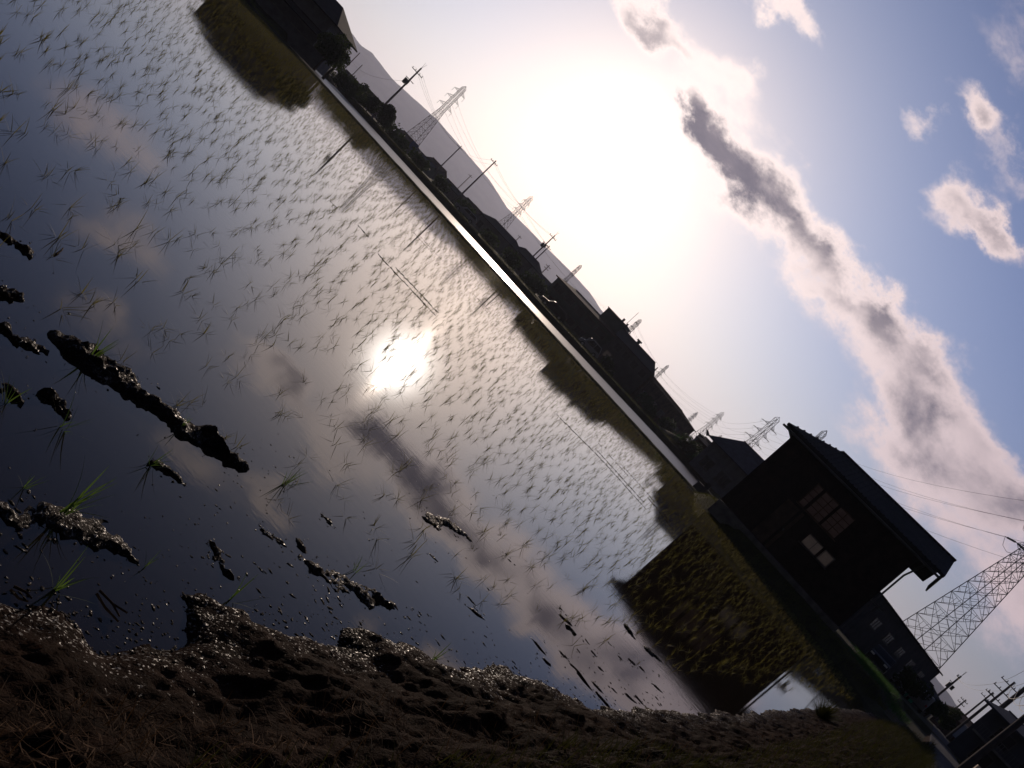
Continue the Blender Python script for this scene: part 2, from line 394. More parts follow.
# crumbs of mud: uncountable
import bmesh
def ico(sub=1):
    bm = bmesh.new(); bmesh.ops.create_icosphere(bm, subdivisions=sub, radius=1)
    V = np.array([v.co[:] for v in bm.verts]); Fc = np.array([[v.index for v in f.verts] for f in bm.faces]); bm.free(); return V, Fc
IV, IF = ico(2)
Vs = []; Fs = []; off = 0
def crumb(x, y, z, r, el=None, an=None):
    global off
    k = RNG.uniform(-2, 2, 3); V = IV*(1 + .3*np.sin(IV@np.array([3.1,2.2,4.0])+k[0])[:, None] + .15*np.sin(IV@np.array([7,-6,5.])+k[1])[:, None])
    an = RNG.uniform(0, 6.28) if an is None else an; sx = RNG.uniform(.7, 1.8) if el is None else el
    V = V*np.array([sx, .8, .4])*r; c, s = math.cos(an), math.sin(an)
    V = V@np.array([[c, s, 0], [-s, c, 0], [0, 0, 1]]) + np.array([x, y, z])
    Vs.append(V); Fs.append(IF+off); off += len(V)
cent = []
for c in CL[:14]:
    P = np.array(c[0])
    for _ in range(int(10 + 60*np.linalg.norm(P[-1]-P[0]))):
        i = RNG.integers(0, len(P)-1); t = RNG.uniform(-.15, 1.2)
        p = P[i]+(P[i+1]-P[i])*t + RNG.normal(0, c[1]*1.3+.012, 2); crumb(p[0], p[1], RNG.uniform(-.002, .004), RNG.uniform(.0012, .0042))
for px, py, n, s in [(170,560,26,22),(150,590,26,28),(200,530,14,18),(225,500,14,16),(270,490,22,22),(300,545,10,18),(350,595,14,20),(130,610,20,30),(235,465,14,10),(262,455,14,14),
                     (345,560,10,30),(470,600,14,40),(590,690,46,32),(600,700,40,30),(640,700,30,30),(560,660,24,30),(520,650,16,30),(410,640,16,14),(110,640,16,24),(420,500,20,26),(450,530,14,30),(100,470,6,40)]:
    for _ in range(n):
        q = (px+RNG.normal(0, s), py+RNG.normal(0, s))
        if azel(*q)[1] < -4:
            x, y = onground(*q); crumb(x, y, 0, RNG.uniform(.001, .0036)*(1+.12*math.hypot(x, y)))
for t in TR:
    for rep_ in (0, 1):
        for p in wobble(gp(*t), 260, .05):
            if fbm(np.array([p[0]*1.1]), np.array([p[1]*.6+rep_*9]), 3)[0] > .47:
                q = (p[0]*(1+rep_*.012), p[1]*(1+rep_*.045)); crumb(q[0], q[1], 0, RNG.uniform(.004, .015), RNG.uniform(1, 2.2), RNG.uniform(-.6, 0))
for px, py in ((560,612),(566,622),(583,640),(592,655),(600,668),(566,655),(575,668),(585,676),(597,686),(612,690),(620,655),(628,664),(612,640),(640,665),(655,685),(604,700),(625,698),(640,700),(540,648),(548,660),(470,600),(476,612),(432,560),(505,560)):
    x, y = onground(px+RNG.normal(0, 2), py+RNG.normal(0, 2)); crumb(x, y, 0, RNG.uniform(.008, .02), RNG.uniform(2, 4), RNG.uniform(-.3, .5))
    for _ in range(5): crumb(x+RNG.normal(0, .05), y+RNG.normal(0, .05), 0, RNG.uniform(.003, .008))
for _ in range(420):                                           # flecks in the shallows
    i = RNG.integers(4, len(SHORE)-4); t = RNG.uniform(); p = np.array(SHORE[i])*(1-t)+np.array(SHORE[i+1])*t; k = .03+abs(RNG.normal(0, .17))*(1+.05*p[1]); p = p + RNG.normal(0, .04, 2) + np.array([-CA, SA])*k
    if fbm(np.array([p[0]*3]), np.array([p[1]*3]), 61)[0] > .47: crumb(p[0], p[1], 0, RNG.uniform(.0015, .006)*(1+.08*p[1]), RNG.uniform(.8, 2.6), RNG.uniform(-.7, .7))
for _ in range(420):                                            # along the water's edge
    i = RNG.integers(5, len(SHORE)-4); t = RNG.uniform(); p = np.array(SHORE[i])*(1-t)+np.array(SHORE[i+1])*t + RNG.normal(0, .05, 2)
    crumb(p[0], p[1], max(0, float(bank_z(p[0], p[1])[0])), RNG.uniform(.002, .007))
o = np_mesh('mud_crumbs', np.concatenate(Vs), np.concatenate(Fs), M['clod']); tag(o, 'small wet crumbs of mud scattered over the shallow water and bank edge', 'mud crumbs', kind='stuff')

# ------------------------------------------------------------------ blades
def blade_np(n, length, width, lean, curl, segs, rng):
    """n ribbons at origin: returns (n,(segs+1)*2,3)"""
    an = rng.uniform(0, 2*np.pi, n); ln = rng.uniform(*length, n); le = rng.uniform(*lean, n); cu = rng.uniform(*curl, n); wd = rng.uniform(*width, n)
    out = np.zeros((n, (segs+1)*2, 3)); pos = np.zeros((n, 3))
    for k in range(segs+1):
        t = k/segs; th = le + cu*t
        if k:
            st = ln/segs; pos = pos + np.stack([np.sin(th)*np.cos(an)*st, np.sin(th)*np.sin(an)*st, np.cos(th)*st], 1)
        w = wd*.5*(1-t**1.6)*(.6+.4*min(1, t*3)) + .0002
        side = np.stack([-np.sin(an)*w, np.cos(an)*w, 0*w], 1)
        out[:, 2*k] = pos-side; out[:, 2*k+1] = pos+side
    return out
def blades_faces(n, segs):
    base = np.arange(n)[:, None, None]*(segs+1)*2; k = np.arange(segs)[None, :, None]*2
    return (base + k + np.array([0, 1, 3, 2])[None, None, :]).reshape(-1, 4)
def tuft_mesh(name, nb, length, width, lean, curl, segs, seed, m):
    rng = np.random.default_rng(seed); B = blade_np(nb, length, width, lean, curl, segs, rng)
    B[:, :, :2] += rng.normal(0, .006, (nb, 1, 2)); B[:, :, 2] -= .012
    V = B.reshape(-1, 3); Fq = blades_faces(nb, segs)
    me = bpy.data.meshes.new(name); me.from_pydata(V.tolist(), [], Fq.tolist()); me.update(); me.materials.append(m); return me
SEED = [tuft_mesh('rice_seedling', 6+i % 4, (.06,.13), (.0026,.0045), (.15,1.15), (0,.5), 4, 500+i, M['rice']) for i in range(14)]
# lattice of hills
rows = []
def in_field(x, y): return None
RD = R(-12.0); rx, ry = math.sin(RD), math.cos(RD)              # row direction
us = np.arange(-75, 75, .27); vs = np.arange(-20, 85, .16)
U, V_ = np.meshgrid(us, vs, indexing='ij')
U = U + RNG.normal(0, .06, U.shape) + .05*np.sin(V_*.35+U*.2) ; V_ = V_ + RNG.normal(0, .075, V_.shape)
hx = (U*ry + V_*rx).ravel(); hy = (-U*rx + V_*ry).ravel()
lv = hy - (54.3-.33*hx)
keep = (lv < -9.6) & (hy > 1)
lu = np.arange(-66, 14, .19); lw = -np.arange(.9, 9.6, .29)
LU, LW = np.meshgrid(lu, lw, indexing='ij'); LU = LU + RNG.normal(0, .055, LU.shape); LW = LW + RNG.normal(0, .055, LW.shape)
lx = LU.ravel(); ly = (54.3-.33*LU+LW).ravel()
hx = np.concatenate([hx[keep], lx]); hy = np.concatenate([hy[keep], ly])
# rows beside the barn bank
dd = poly_dist(hx, hy, P1); a_, o_ = ao(hx, hy)
gone = RNG.uniform(0, 1, hx.shape) < .10 + .12*fbm(hx*.5, hy*.5, 77)
dn = np.hypot(hx, hy)
ok = (dd > .25+.3*fbm(hx, hy, 12)) & ~gone & (dn > 2.95+.9*vn(hx*2, hy*2, 5))
ok &= ~((o_ > -1.75) & (a_ < 7.5) & (RNG.uniform(0, 1, hx.shape) < .6))
ridge_clear = np.ones(hx.shape, bool)
hx, hy = hx[ok], hy[ok]
vis = np.array([in_view(x, y, 0, 60) for x, y in zip(hx, hy)]); hx, hy = hx[vis], hy[vis]
order = np.argsort(np.hypot(hx, hy)); hx, hy = hx[order], hy[order]
inv = np.array([in_view(x, y, 0, -6) for x, y in zip(hx, hy)])
SP = [((60,518),1.35,14,'bushy bright green rice tuft growing on the long low mud ridge',0),
      ((55,590),1.1,9,'upright green tuft in still water nearest the mud bank at the left',1),
      ((24,488),.6,8,'tiny dark tuft standing just above the long low mud ridge',2),
      ((150,465),1.0,9,'green tuft rooted at the upper end of a small mud lump',3),
      ((145,568),.7,4,'thin leaning two bladed sprout amid scattered mud crumbs',4),
      ((232,600),1.15,5,'leaning green sprout at the tip of the glossy mud bank',5),
      ((88,362),1.1,11,'green grass tuft growing on the largest mud ridge',6),
      ((180,430),.9,7,'drooping dark tuft against the lower side of the largest mud ridge',7),
      ((62,428),1.1,9,'spreading tuft at the foot of the stubby mud lump',8),
      ((355,572),.9,5,'wiry three bladed sprout beside the narrow glossy mud ridge',9),
      ((285,485),1.1,8,'dense green tuft among sparkling mud crumbs in open water',10),
      ((5,405),1.0,7,'drooping tuft at the left edge beside a short mud lump',11),
      ((432,660),1.0,6,'small tuft rooted at the lip of the mud bank, mid photo',12)]
for (q, s, nb, lab, i) in SP:
    x, y = onground(*q); me = tuft_mesh('rice_tuft', nb, (.09,.17), (.0035,.0065), (.05,.75), (.05,.6), 5, 900+i, M['tuft'])
    o = link('rice_tuft', me, None); o.location = (x, y, max(0, float(bank_z(x, y)[0]) if i in (5, 12) else (.03 if i in (0, 6) else 0))); o.scale = (s*.85,)*3
    tag(o, lab, 'rice tuft', 'rice tufts near the bank')
NI = 285; cnt = 0; rest = []
for k, (x, y) in enumerate(zip(hx, hy)):
    if inv[k] and cnt < NI:
        o = bpy.data.objects.new('rice_seedling', SEED[k % 14]); COL.objects.link(o); cnt += 1
        o.location = (x, y, 0); s = random.uniform(.75, 1.15); o.scale = (s, s, s*random.uniform(.7, 1.1)); o.rotation_euler = (random.uniform(-.25, .25), random.uniform(-.25, .25), random.uniform(0, 6.28))
        tag(o, 'thin green rice seedling with splayed blades planted in the mirror like paddy water', 'rice seedling', 'rice seedlings planted in the paddy')
    else: rest.append(k)
rest = np.array(rest); qx, qy = hx[rest], hy[rest]; dq = np.hypot(qx, qy)
def field_blades(sel, nb, segs, wmul, seed):
    rng = np.random.default_rng(seed); n = sel.sum()*nb
    B = blade_np(n, (.06,.125), (.003*wmul, .005*wmul), (.1,1.05), (0,.5), segs, rng)
    B[:, :, 0] += np.repeat(qx[sel], nb)[:, None]; B[:, :, 1] += np.repeat(qy[sel], nb)[:, None]; B[:, :, 2] -= .01
    return B.reshape(-1, 3), blades_faces(n, segs)
parts = [field_blades(dq < 14, 7, 3, 1, 1), field_blades((dq >= 14) & (dq < 30), 5, 2, 1.15, 2), field_blades(dq >= 30, 5, 2, 1.3, 3)]
V = np.concatenate([p[0] for p in parts]); offs = np.cumsum([0]+[len(p[0]) for p in parts]); Fq = np.concatenate([p[1]+offs[i] for i, p in enumerate(parts)])
o = np_mesh('rice_field_seedlings', V, Fq, M['rice'], smooth=False); tag(o, 'rows of young rice seedlings filling the rest of the flooded paddy', 'rice seedlings', kind='stuff')

# grass and straw on the bank (uncountable)
def scatter(name, label, cat, n, af, of, length, width, lean, curl, m, seed, dmin=.0, segs=3, zoff=0., grow=.1):
    rng = np.random.default_rng(seed); a = af(rng, n); o_ = of(rng, n); x = a*SA+o_*CA; y = a*CA-o_*SA
    d = poly_dist(x, y, PL); k = d > dmin; x, y = x[k], y[k]; n = len(x)
    z = bank_z(x, y); B = blade_np(n, length, width, lean, curl, segs, rng)
    sc = 1 + grow*np.minimum(np.hypot(x, y), 20)/4
    B *= sc[:, None, None]
    B += np.stack([x, y, z+zoff], 1)[:, None, :]
    ob = np_mesh(name, B.reshape(-1, 3), blades_faces(n, segs), m, smooth=False); return tag(ob, label, cat, kind='stuff')
lg = lambda lo, hi: (lambda r, n: lo*(hi/lo)**r.uniform(0, 1, n))
scatter('dead_straw', 'brown dead straw and roots littering the dark mud bank', 'straw', 30000, lg(.7, 26), lambda r, n: r.uniform(-.95, .75, n), (.015,.09), (.001,.003), (1.1,1.8), (-.8,.8), M['straw'], 41, .32, 3, .006, .12)
scatter('bank_grass', 'short olive green grass growing on top of the bank beside the farm road', 'grass', 30000, lg(1.2, 45), lambda r, n: r.uniform(-.65, .7, n), (.03,.10), (.002,.004), (.1,1.0), (0,.8), M['grass'], 42, .5, 3, -.004, .22)
scatter('shoulder_grass', 'grass fringe along the edges of the narrow farm road', 'grass', 9000, lg(4, 60), lambda r, n: np.where(r.uniform(0,1,n) < .5, r.uniform(.45, .75, n), r.uniform(2.45, 3.3, n)), (.05,.16), (.003,.006), (.1,.9), (0,.8), M['grass'], 43, .5, 2, -.01, .25)
def strip_grass(name, label, line, half, n, length, width, m, seed, zf, clump=1.0):
    rng = np.random.default_rng(seed); P = np.array(line, float); seg = np.linalg.norm(np.diff(P, axis=0), axis=1); Lc = np.concatenate([[0], np.cumsum(seg)])
    s = rng.uniform(0, Lc[-1], n); x = np.interp(s, Lc, P[:, 0]); y = np.interp(s, Lc, P[:, 1])
    x = x + rng.uniform(-half, half, n); y = y + rng.uniform(-half, half, n)
    B = blade_np(n, length, width, (.02,.6), (0,.7), 2, rng); B *= (.5+1.0*fbm(x*clump, y*clump, seed))[:, None, None]
    B += np.stack([x, y, zf(x, y)], 1)[:, None, :]
    ob = np_mesh(name, B.reshape(-1, 3), blades_faces(n, 2), m, smooth=False); return tag(ob, label, 'grass', kind='stuff')
def ground_z(x, y):
    i = np.clip(np.searchsorted(gx, x)-1, 0, len(gx)-2); j = np.clip(np.searchsorted(gy, y)-1, 0, len(gy)-2)
    fx = np.clip((x-gx[i])/(gx[i+1]-gx[i]), 0, 1); fy = np.clip((y-gy[j])/(gy[j+1]-gy[j]), 0, 1)
    return (Z[i, j]*(1-fx)+Z[i+1, j]*fx)*(1-fy) + (Z[i, j+1]*(1-fx)+Z[i+1, j+1]*fx)*fy - .02
strip_grass('levee_grass', 'low dark grass along the levee between the two flooded paddies', [(-40,69.2),(-30,65.6),(12,51.8)], .7, 16000, (.03,.09), (.006,.012), M['olive'], 51, ground_z)
strip_grass('canal_grass', 'lush green grass on the earth bank right of the bright flooded strip', [(20,99.5),(27,102.5),(40,111.5)], 2.6, 9000, (.3,.8), (.03,.06), M['lush'], 52, ground_z)
strip_grass('barn_bank_grass', 'grass on the short bank below the barn foundation', [(12.6,50),(11.8,45),(12.2,42),(16.4,34),(17.2,29)], .5, 7000, (.1,.3), (.008,.014), M['olive'], 53, ground_z)
strip_grass('lawn_grass', 'green grass verge in front of the parked cars beyond the barn', [(19,34),(24,42),(29,53)], 1.5, 9000, (.1,.3), (.012,.02), M['lush'], 54, ground_z)
strip_grass('field_edge_grass', 'grass along the left and far edges of the fields', [(-44,111),(-25,100.5),(-15,95.6),(-5,87.8),(12,93),(19,98)], .8, 12000, (.15,.4), (.015,.03), M['olive'], 55, ground_z)
strip_grass('left_bank_grass', 'grass on the field edge below the left house', [(-60,77),(-37.5,68.2),(-34,69)], 1.2, 8000, (.1,.35), (.012,.02), M['olive'], 56, ground_z)
# ------------------------------------------------------------------ buildings
def frame(azL, dL, azR, dR):
    a = Vector(polar(azL, dL)); b = Vector(polar(azR, dR)); e = b-a
    return a, e.length, math.atan2(e.y, e.x)
def facade_uv(px, py, a, rz):
    """where a sight line meets the facade plane: (along, height)"""
    r = sight(px, py); n = Vector((-math.sin(rz), math.cos(rz))); t = (a.x*n.x + a.y*n.y)/(r.x*n.x + r.y*n.y)
    p = Vector((r.x*t - a.x, r.y*t - a.y)); return p.x*math.cos(rz)+p.y*math.sin(rz), EYE + r.z*t
def roof_mesh(L, D, eave, ridge, oh=.4, inL=0., inR=0., t=.12, ribs=0, ohL=None, ohR=None, ribr=.035):
    ohL = oh if ohL is None else ohL; ohR = oh if ohR is None else ohR
    sl = (ridge-eave)/(D/2); ez = eave - sl*oh; yr = D/2
    A = (-ohL, -oh, ez); B = (L+ohR, -oh, ez); C = (L+ohR, D+oh, ez); E = (-ohL, D+oh, ez)
    P = (-ohL+inL, yr, ridge); Q = (L+ohR-inR, yr, ridge)
    mb = MB(); up = (0, 0, t)
    mb.prism([A, B, Q, P], up); mb.prism([C, E, P, Q], up)
    if inL: mb.prism([E, A, P], up)
    if inR: mb.prism([B, C, Q], up)
    if ribs:
        x = -ohL+.1
        while x < L+ohR-.05:
            k = 1.0
            if x < P[0]: k = max(0, (x+ohL)/max(inL, 1e-3))
            if k > .05: mb.bar((x, -oh-.03, ez+t), (x, -oh+(yr+oh)*k, ez+(ridge-ez)*k+t+.02), ribr, n=4)
            x += ribs
    if not inR or not inL: mb.box(P[0]-.03, yr-.14, ridge+t-.05, Q[0]+.03, yr+.14, ridge+t+.07)
    return mb
def gable_walls(L, D, z0, eave, ridge, gl=True, gr=True):
    mb = MB(); mb.box(0, 0, z0, L, D, eave)
    if gl: mb.prism([(0,0,eave-.004),(0,D,eave-.004),(0,D/2,ridge)], (.12,0,0))
    if gr: mb.prism([(L-.12,0,eave-.004),(L-.12,D,eave-.004),(L-.12,D/2,ridge)], (.12,0,0))
    return mb
def window(parent, x0, z0, x1, z1, nx=2, nz=1, fm='frame', gm='glass', y=0.0, fr=.06):
    mb = MB(); d0, d1 = y-.06, y-.004
    mb.box(x0-fr, d0, z0-fr, x1+fr, d1, z0); mb.box(x0-fr, d0, z1, x1+fr, d1, z1+fr); mb.box(x0-fr, d0, z0, x0, d1, z1); mb.box(x1, d0, z0, x1+fr, d1, z1)
    for i in range(1, nx): xx = x0+(x1-x0)*i/nx; mb.box(xx-fr*.35, d0+.004, z0, xx+fr*.35, d1, z1)
    for i in range(1, nz): zz = z0+(z1-z0)*i/nz; mb.box(x0, d0+.008, zz-fr*.35, x1, d1, zz+fr*.35)
    mb.box(x0-fr*1.8, d0-.07, z0-fr-.05, x1+fr*1.8, d1, z0-fr-.002)
    f = mb.build('window', M[fm], parent); p = MB().box(x0+.002, y-.03, z0+.002, x1-.002, y-.005, z1-.002).build('pane', M[gm], f)
    return f
def door(parent, x0, z0, x1, z1, m='board', y=0.):
    d = MB().box(x0, y-.07, z0, x1, y-.004, z1).build('door', M[m], parent)
    MB().box(x1-.18, y-.12, (z0+z1)/2-.06, x1-.12, y-.072, (z0+z1)/2+.06).build('handle', M['steel'], d); return d
def house(name, label, azL, dL, azR, dR, eave, ridge, D, wallm, roofm, z0=.2, oh=.45, inL=0, inR=0, cat='house', group=None, ribs=0, wins=(), dr=None, chimney=False, t=.12):
    a, L, rz = frame(azL, dL, azR, dR)
    r = thing(name, label, cat, (a.x, a.y, 0), rz, group)
    gable_walls(L, D, z0, eave, ridge, not inL, not inR).build('wall', M[wallm], r)
    rf = roof_mesh(L, D, eave+.01, ridge+.01, oh, inL, inR, t, ribs).build('roof', M[roofm], r)
    if chimney: MB().box(L*.6, D/2-.3, ridge-.3, L*.6+.5, D/2+.3, ridge+.9).build('chimney', M['concrete'], rf)
    for wv in wins: window(r, *wv[:4], *(wv[4:] if len(wv) > 4 else ()))
    if dr: door(r, *dr)
    return r, L, rz, a

# the barn by the paddy
a, L, rz = frame(15.25, 43.5, 25.7, 43.0)
barn = thing('barn', 'large dark wooden barn with a ribbed roof standing right at the paddy edge', 'barn', (a.x, a.y, 0), rz)
Db = 7.0; EV, RG = 6.05, 7.15
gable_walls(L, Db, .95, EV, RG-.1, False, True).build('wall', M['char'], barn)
MB().box(-.06, -.06, .1, L+.06, Db+.06, .93).build('foundation', M['concrete'], barn)
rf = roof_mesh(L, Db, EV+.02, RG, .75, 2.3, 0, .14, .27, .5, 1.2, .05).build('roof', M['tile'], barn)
MB().prism([(L+1.12, -.78, EV-1.15), (L+1.12, -.78, EV-.15), (L+1.12, .9, EV+.42), (L+1.12, .9, EV-.75)], (.06,0,0)).build('bargeboard', M['board'], rf)
MB().bar((-.6,-.82,EV-.33), (L+1.1,-.82,EV-.33), .06, n=6).build('gutter', M['dark_steel'], rf)
mb = MB()
for k in range(1, 36): x = L*k/36; mb.box(x-.012, -.022, .98, x+.012, -.003, EV-.25)
for k in range(9): x = L*k/8; mb.box(x-.07 if k else .0, -.075, .97, x+.07 if k < 8 else L, -.004, EV-.3)
mb.box(.07, -.05, 3.1, L-.07, -.004, 3.22); mb.build('timber_post', M['char'], barn)
u0, z0_ = facade_uv(797, 528, a, rz); u1, z1_ = facade_uv(846, 520, a, rz); 
ux, uz = [], []
for q in ((812,487),(832,468),(862,520),(838,545)):
    u, z = facade_uv(*q, a, rz); ux.append(u); uz.append(z)
window(barn, min(ux)+.2, min(uz)+.1, max(ux)-.3, min(4.9, max(uz)-.2), 5, 4, 'board', 'emitglass2')
ux, uz = [], []
for q in ((803,540),(826,566),(831,560),(812,538)):
    u, z = facade_uv(*q, a, rz); ux.append(u); uz.append(z)
window(barn, min(ux), min(uz)-.05, max(ux), max(uz)+.05, 3, 1, 'frame', 'emitglass')
ux, uz = [], []
for q in ((770,515),(790,500),(800,515),(782,535)):
    u, z = facade_uv(*q, a, rz); ux.append(u); uz.append(z)
door(barn, min(ux), .97, max(ux), max(uz))
# lean-to rail and downpipe at the right end of the barn
mb = MB(); mb.tube([(L+.35,-.62,EV-.35),(L+.22,-.3,EV-.9),(L+.12,-.12,EV-1.3),(L+.12,-.12,1.0)], .045, 6); mb.build('downpipe', M['dark_steel'], barn)
MB().box(L+.004, -.12, 2.9, L+.7, .7, 3.0).box(L+.35, .1, 2.55, L+.5, .3, 2.896).build('wall_bracket', M['dark_steel'], barn)

# left house, its garden wall
hs, L, rz, a = house('farm_house', 'big dark tile roofed house at the left end of the far levee', -30.6, 88, -24.75, 84, 4.5, 5.95, 7, 'plaster', 'tile', .2, .6, 2.6, 2.4, wins=[(1.2,2.9,2.6,3.9,2,1),(4.2,2.9,5.6,3.9,2,1),(2.2,1.3,4.0,2.3,3,1)])
u, z = facade_uv(321, 48, a, rz); window(hs, u-.5, z-.35, u+.5, z+.35, 2, 1, 'frame', 'emitglass')
rf = roof_mesh(L, 1.6, 2.5, 2.8, .4, 0, 0, .09); rf = rf.build('porch_roof', M['tile'], hs); rf.location = (0, -1.6, 0)
aw, Lw, rw = frame(-37, 90, -23.9, 79)
gw = thing('garden_wall', 'long low grey block wall in front of the tile roofed farm house', 'wall', (aw.x, aw.y, 0), rw)
MB().box(0, 0, .1, Lw, .15, 1.45).build('panel', M['plaster'], gw); MB().box(-.04, -.04, 1.452, Lw+.04, .19, 1.53).build('coping', M['concrete'], gw)
mb = MB(); 
for k in range(12): mb.box(Lw*k/11-.12, -.05, .1, Lw*k/11+.12, -.002, 1.45)
mb.build('pier', M['plaster'], gw)

# row of buildings beyond the bright strip
def winrow(L, n, z0, z1, w, gm='glass'): return [(L*(k+.5)/n-w/2, z0, L*(k+.5)/n+w/2, z1, 2, 1, 'frame', gm) for k in range(n)]
house('cottage', 'small dark hip roofed house with a light panel by the second lattice tower', -9.85, 150, -7.15, 146, 3.3, 4.35, 6, 'plaster', 'tile', .3, .5, 1.4, 1.4, wins=winrow(6.8, 3, 1.2, 2.3, 1.1))
house('cottage', 'hip roofed dark cottage left of the two close utility poles', -6.75, 150, -4.95, 148, 3.6, 4.75, 6, 'plaster', 'tile', .3, .45, .9, 1.3, wins=winrow(4.6, 2, 1.2, 2.3, 1.0))
low = [(-21.0,-19.6,185,3.2,4.0),(-15.0,-13.9,200,3.4,4.4),(-10.9,-9.7,190,3.0,3.9),(-8.9,-7.6,210,3.6,4.9),(-6.1,-5.2,190,3.9,5.0),(-4.8,-3.5,180,3.0,4.2),(-22.6,-20.9,160,2.3,3.0),(-17.6,-16.5,170,2.6,3.3),(-16.1,-14.6,165,2.2,2.9),(-13.4,-11.9,160,2.4,3.1),(-11.6,-10.2,158,2.6,3.4)]
LOWL = ['gabled house farther back left of the round tree','gabled house farther back right of the blue board','small gabled house just left of the lattice tower behind the first cottage','taller gabled house peeking over the first hip roofed cottage','gabled house top showing between the second cottage and the two close poles','gabled house just left of the factory wing','low shed roof half hidden behind the round tree on the left','low house at the foot of the tall lattice tower','long low shed right of the blue panel',
        'low house between the two tallest poles on the left','low house just left of the first hip roofed cottage']
for k, (l, r_, d, e, rg) in enumerate(low):
    house('low_house', LOWL[k], l, d, r_, d-2, e, rg, 5, ['plaster','greywall','greenwall'][k % 3], ['tile','rust','bluetile'][k % 3], .3, .35, group='low houses along the horizon', wins=winrow(3.4, 2, 1.1, 1.9, .8))

# factory: long low wing, rooftop box, tall gabled hall
a, L, rz = frame(-3.2, 131, 2.45, 128)
fw = thing('factory_wing', 'long two storey factory wing with dark window bands and a box on its roof', 'factory', (a.x, a.y, 0), rz)
gable_walls(L, 10, .3, 5.0, 5.7).build('wall', M['greenwall'], fw)
rfw = roof_mesh(L, 10, 5.01, 5.75, .4, 2.6, 0, .14).build('roof', M['rust'], fw)
for (z0, z1) in ((1.2, 2.1), (3.4, 4.3)):
    for k in range(5): window(fw, .6+k*(L-1)/5, z0, .4+(k+1)*(L-1)/5-.5, z1, 4, 1, 'rust')
MB().box(0, -.9, 2.55, L, -.004, 2.7).build('canopy', M['greenwall'], fw)
bx = MB().box(L*.64, 3, 5.2, L*.97, 7.5, 7.55).build('roof_box', M['greenwall'], fw)
MB().box(L*.63, 2.8, 7.552, L*.98, 7.7, 7.7).build('roof_cap', M['dark_steel'], bx)
MB().bar((L*.85,5,7.7),(L*.85,5,8.3),.2,n=8).bar((L*.93,4.6,7.7),(L*.93,4.6,8.1),.16,n=8).bar((L*.9,5.5,7.7),(L*.9,5.5,10.6),.04,n=4).build('vent', M['dark_steel'], bx)
u, z = 0, 0
a, L, rz = frame(2.47, 124, 6.05, 124)
fh = thing('factory_hall', 'tall dark gabled factory hall with two pale lit windows and a tank on its ridge', 'factory', (a.x, a.y, 0), rz)
gable_walls(L, 9, .3, 5.3, 6.7).build('wall', M['greywall'], fh)
rfh = roof_mesh(L, 9, 5.31, 6.75, .35, 0, 1.2, .14).build('roof', M['tile'], fh)
MB().bar((L*.37,4.5,6.85),(L*.37,4.5,7.25),.28,n=10).box(L*.37-.45,4.1,7.25,L*.37+.45,4.9,7.5).build('water_tank', M['dark_steel'], rfh)
for q in ((595,343),(607,355)):
    r = sight(*q); u, z = facade_uv(q[0], q[1], a, rz)
    window(fh if u > 0 else fw, (max(.7, u) if u > 0 else 11.8)-.5, max(.8, z)-.45, (max(.7, u) if u > 0 else 11.8)+.5, max(.8, z)+.5, 2, 1, 'frame', 'emitglass', -2.2 if u > 0 else 0.)
for k in range(4): window(fh, .9+k*1.75, 3.7, 1.9+k*1.75, 4.7, 2, 1)
MB().box(-.1, -2.2, .3, L*.75, -.004, 3.3).build('annex', M['greywall'], fh)
# long low warehouse
a, L, rz = frame(6.25, 126, 10.75, 150)
wh = thing('warehouse', 'long low black warehouse with a straight roofline right of the gabled factory hall', 'warehouse', (a.x, a.y, 0), rz)
gable_walls(L, 9, .3, 4.6, 5.3).build('wall', M['rust'], wh); roof_mesh(L, 9, 4.61, 5.35, .3, 0, 0, .14, 1.0).build('roof', M['rust'], wh)
for k in range(6): window(wh, 1+k*4.6, 1.6, 3.2+k*4.6, 2.8, 3, 1, 'rust', 'emitglass2' if k == 1 else 'glass')
for k in range(2): door(wh, 3.6+k*9, .3, 5.3+k*9, 3.0, 'rust')
house('shed', 'small flat roofed shed in the gap between the warehouse and the blue roofed house', 11.15, 118, 12.0, 117, 4.1, 4.4, 4, 'plaster', 'tile', .3, .15, wins=[(.5,1.6,1.2,2.4,1,1)])
hs, L, rz, a = house('upturned_roof_house', 'house with a slate blue roof and upturned left eave just left of the barn', 12.1, 96, 17.5, 92, 4.6, 6.7, 6.5, 'plaster', 'bluetile', .5, .6, 1.6, 0, wins=[(.8,1.4,2.2,2.6,2,1),(3.4,1.4,5.0,2.6,3,1)])
MB().prism([(-.75,-.75,4.05),(-1.1,-1.1,4.55),(-.95,-.95,4.6),(-.5,-.5,4.3)], (.1,-.1,0)).build('eave_tip', M['bluetile'], hs)
house('workshop', 'narrow dark workshop with a stepped roof in front of the blue roofed house', 11.3, 106, 13.0, 104, 3.4, 3.9, 4, 'board', 'rust', .4, .3, wins=[(.6,1.5,1.6,2.4,2,1)])
house('distant_block', 'pale far off building showing in the notch right of the factory hall', 6.2, 420, 7.0, 420, 12.0, 13.0, 8, 'palewall', 'palewall', .3, .2, cat='building', wins=[(1.0,6,2.4,8,2,1),(3.6,6,5,8,2,1)])
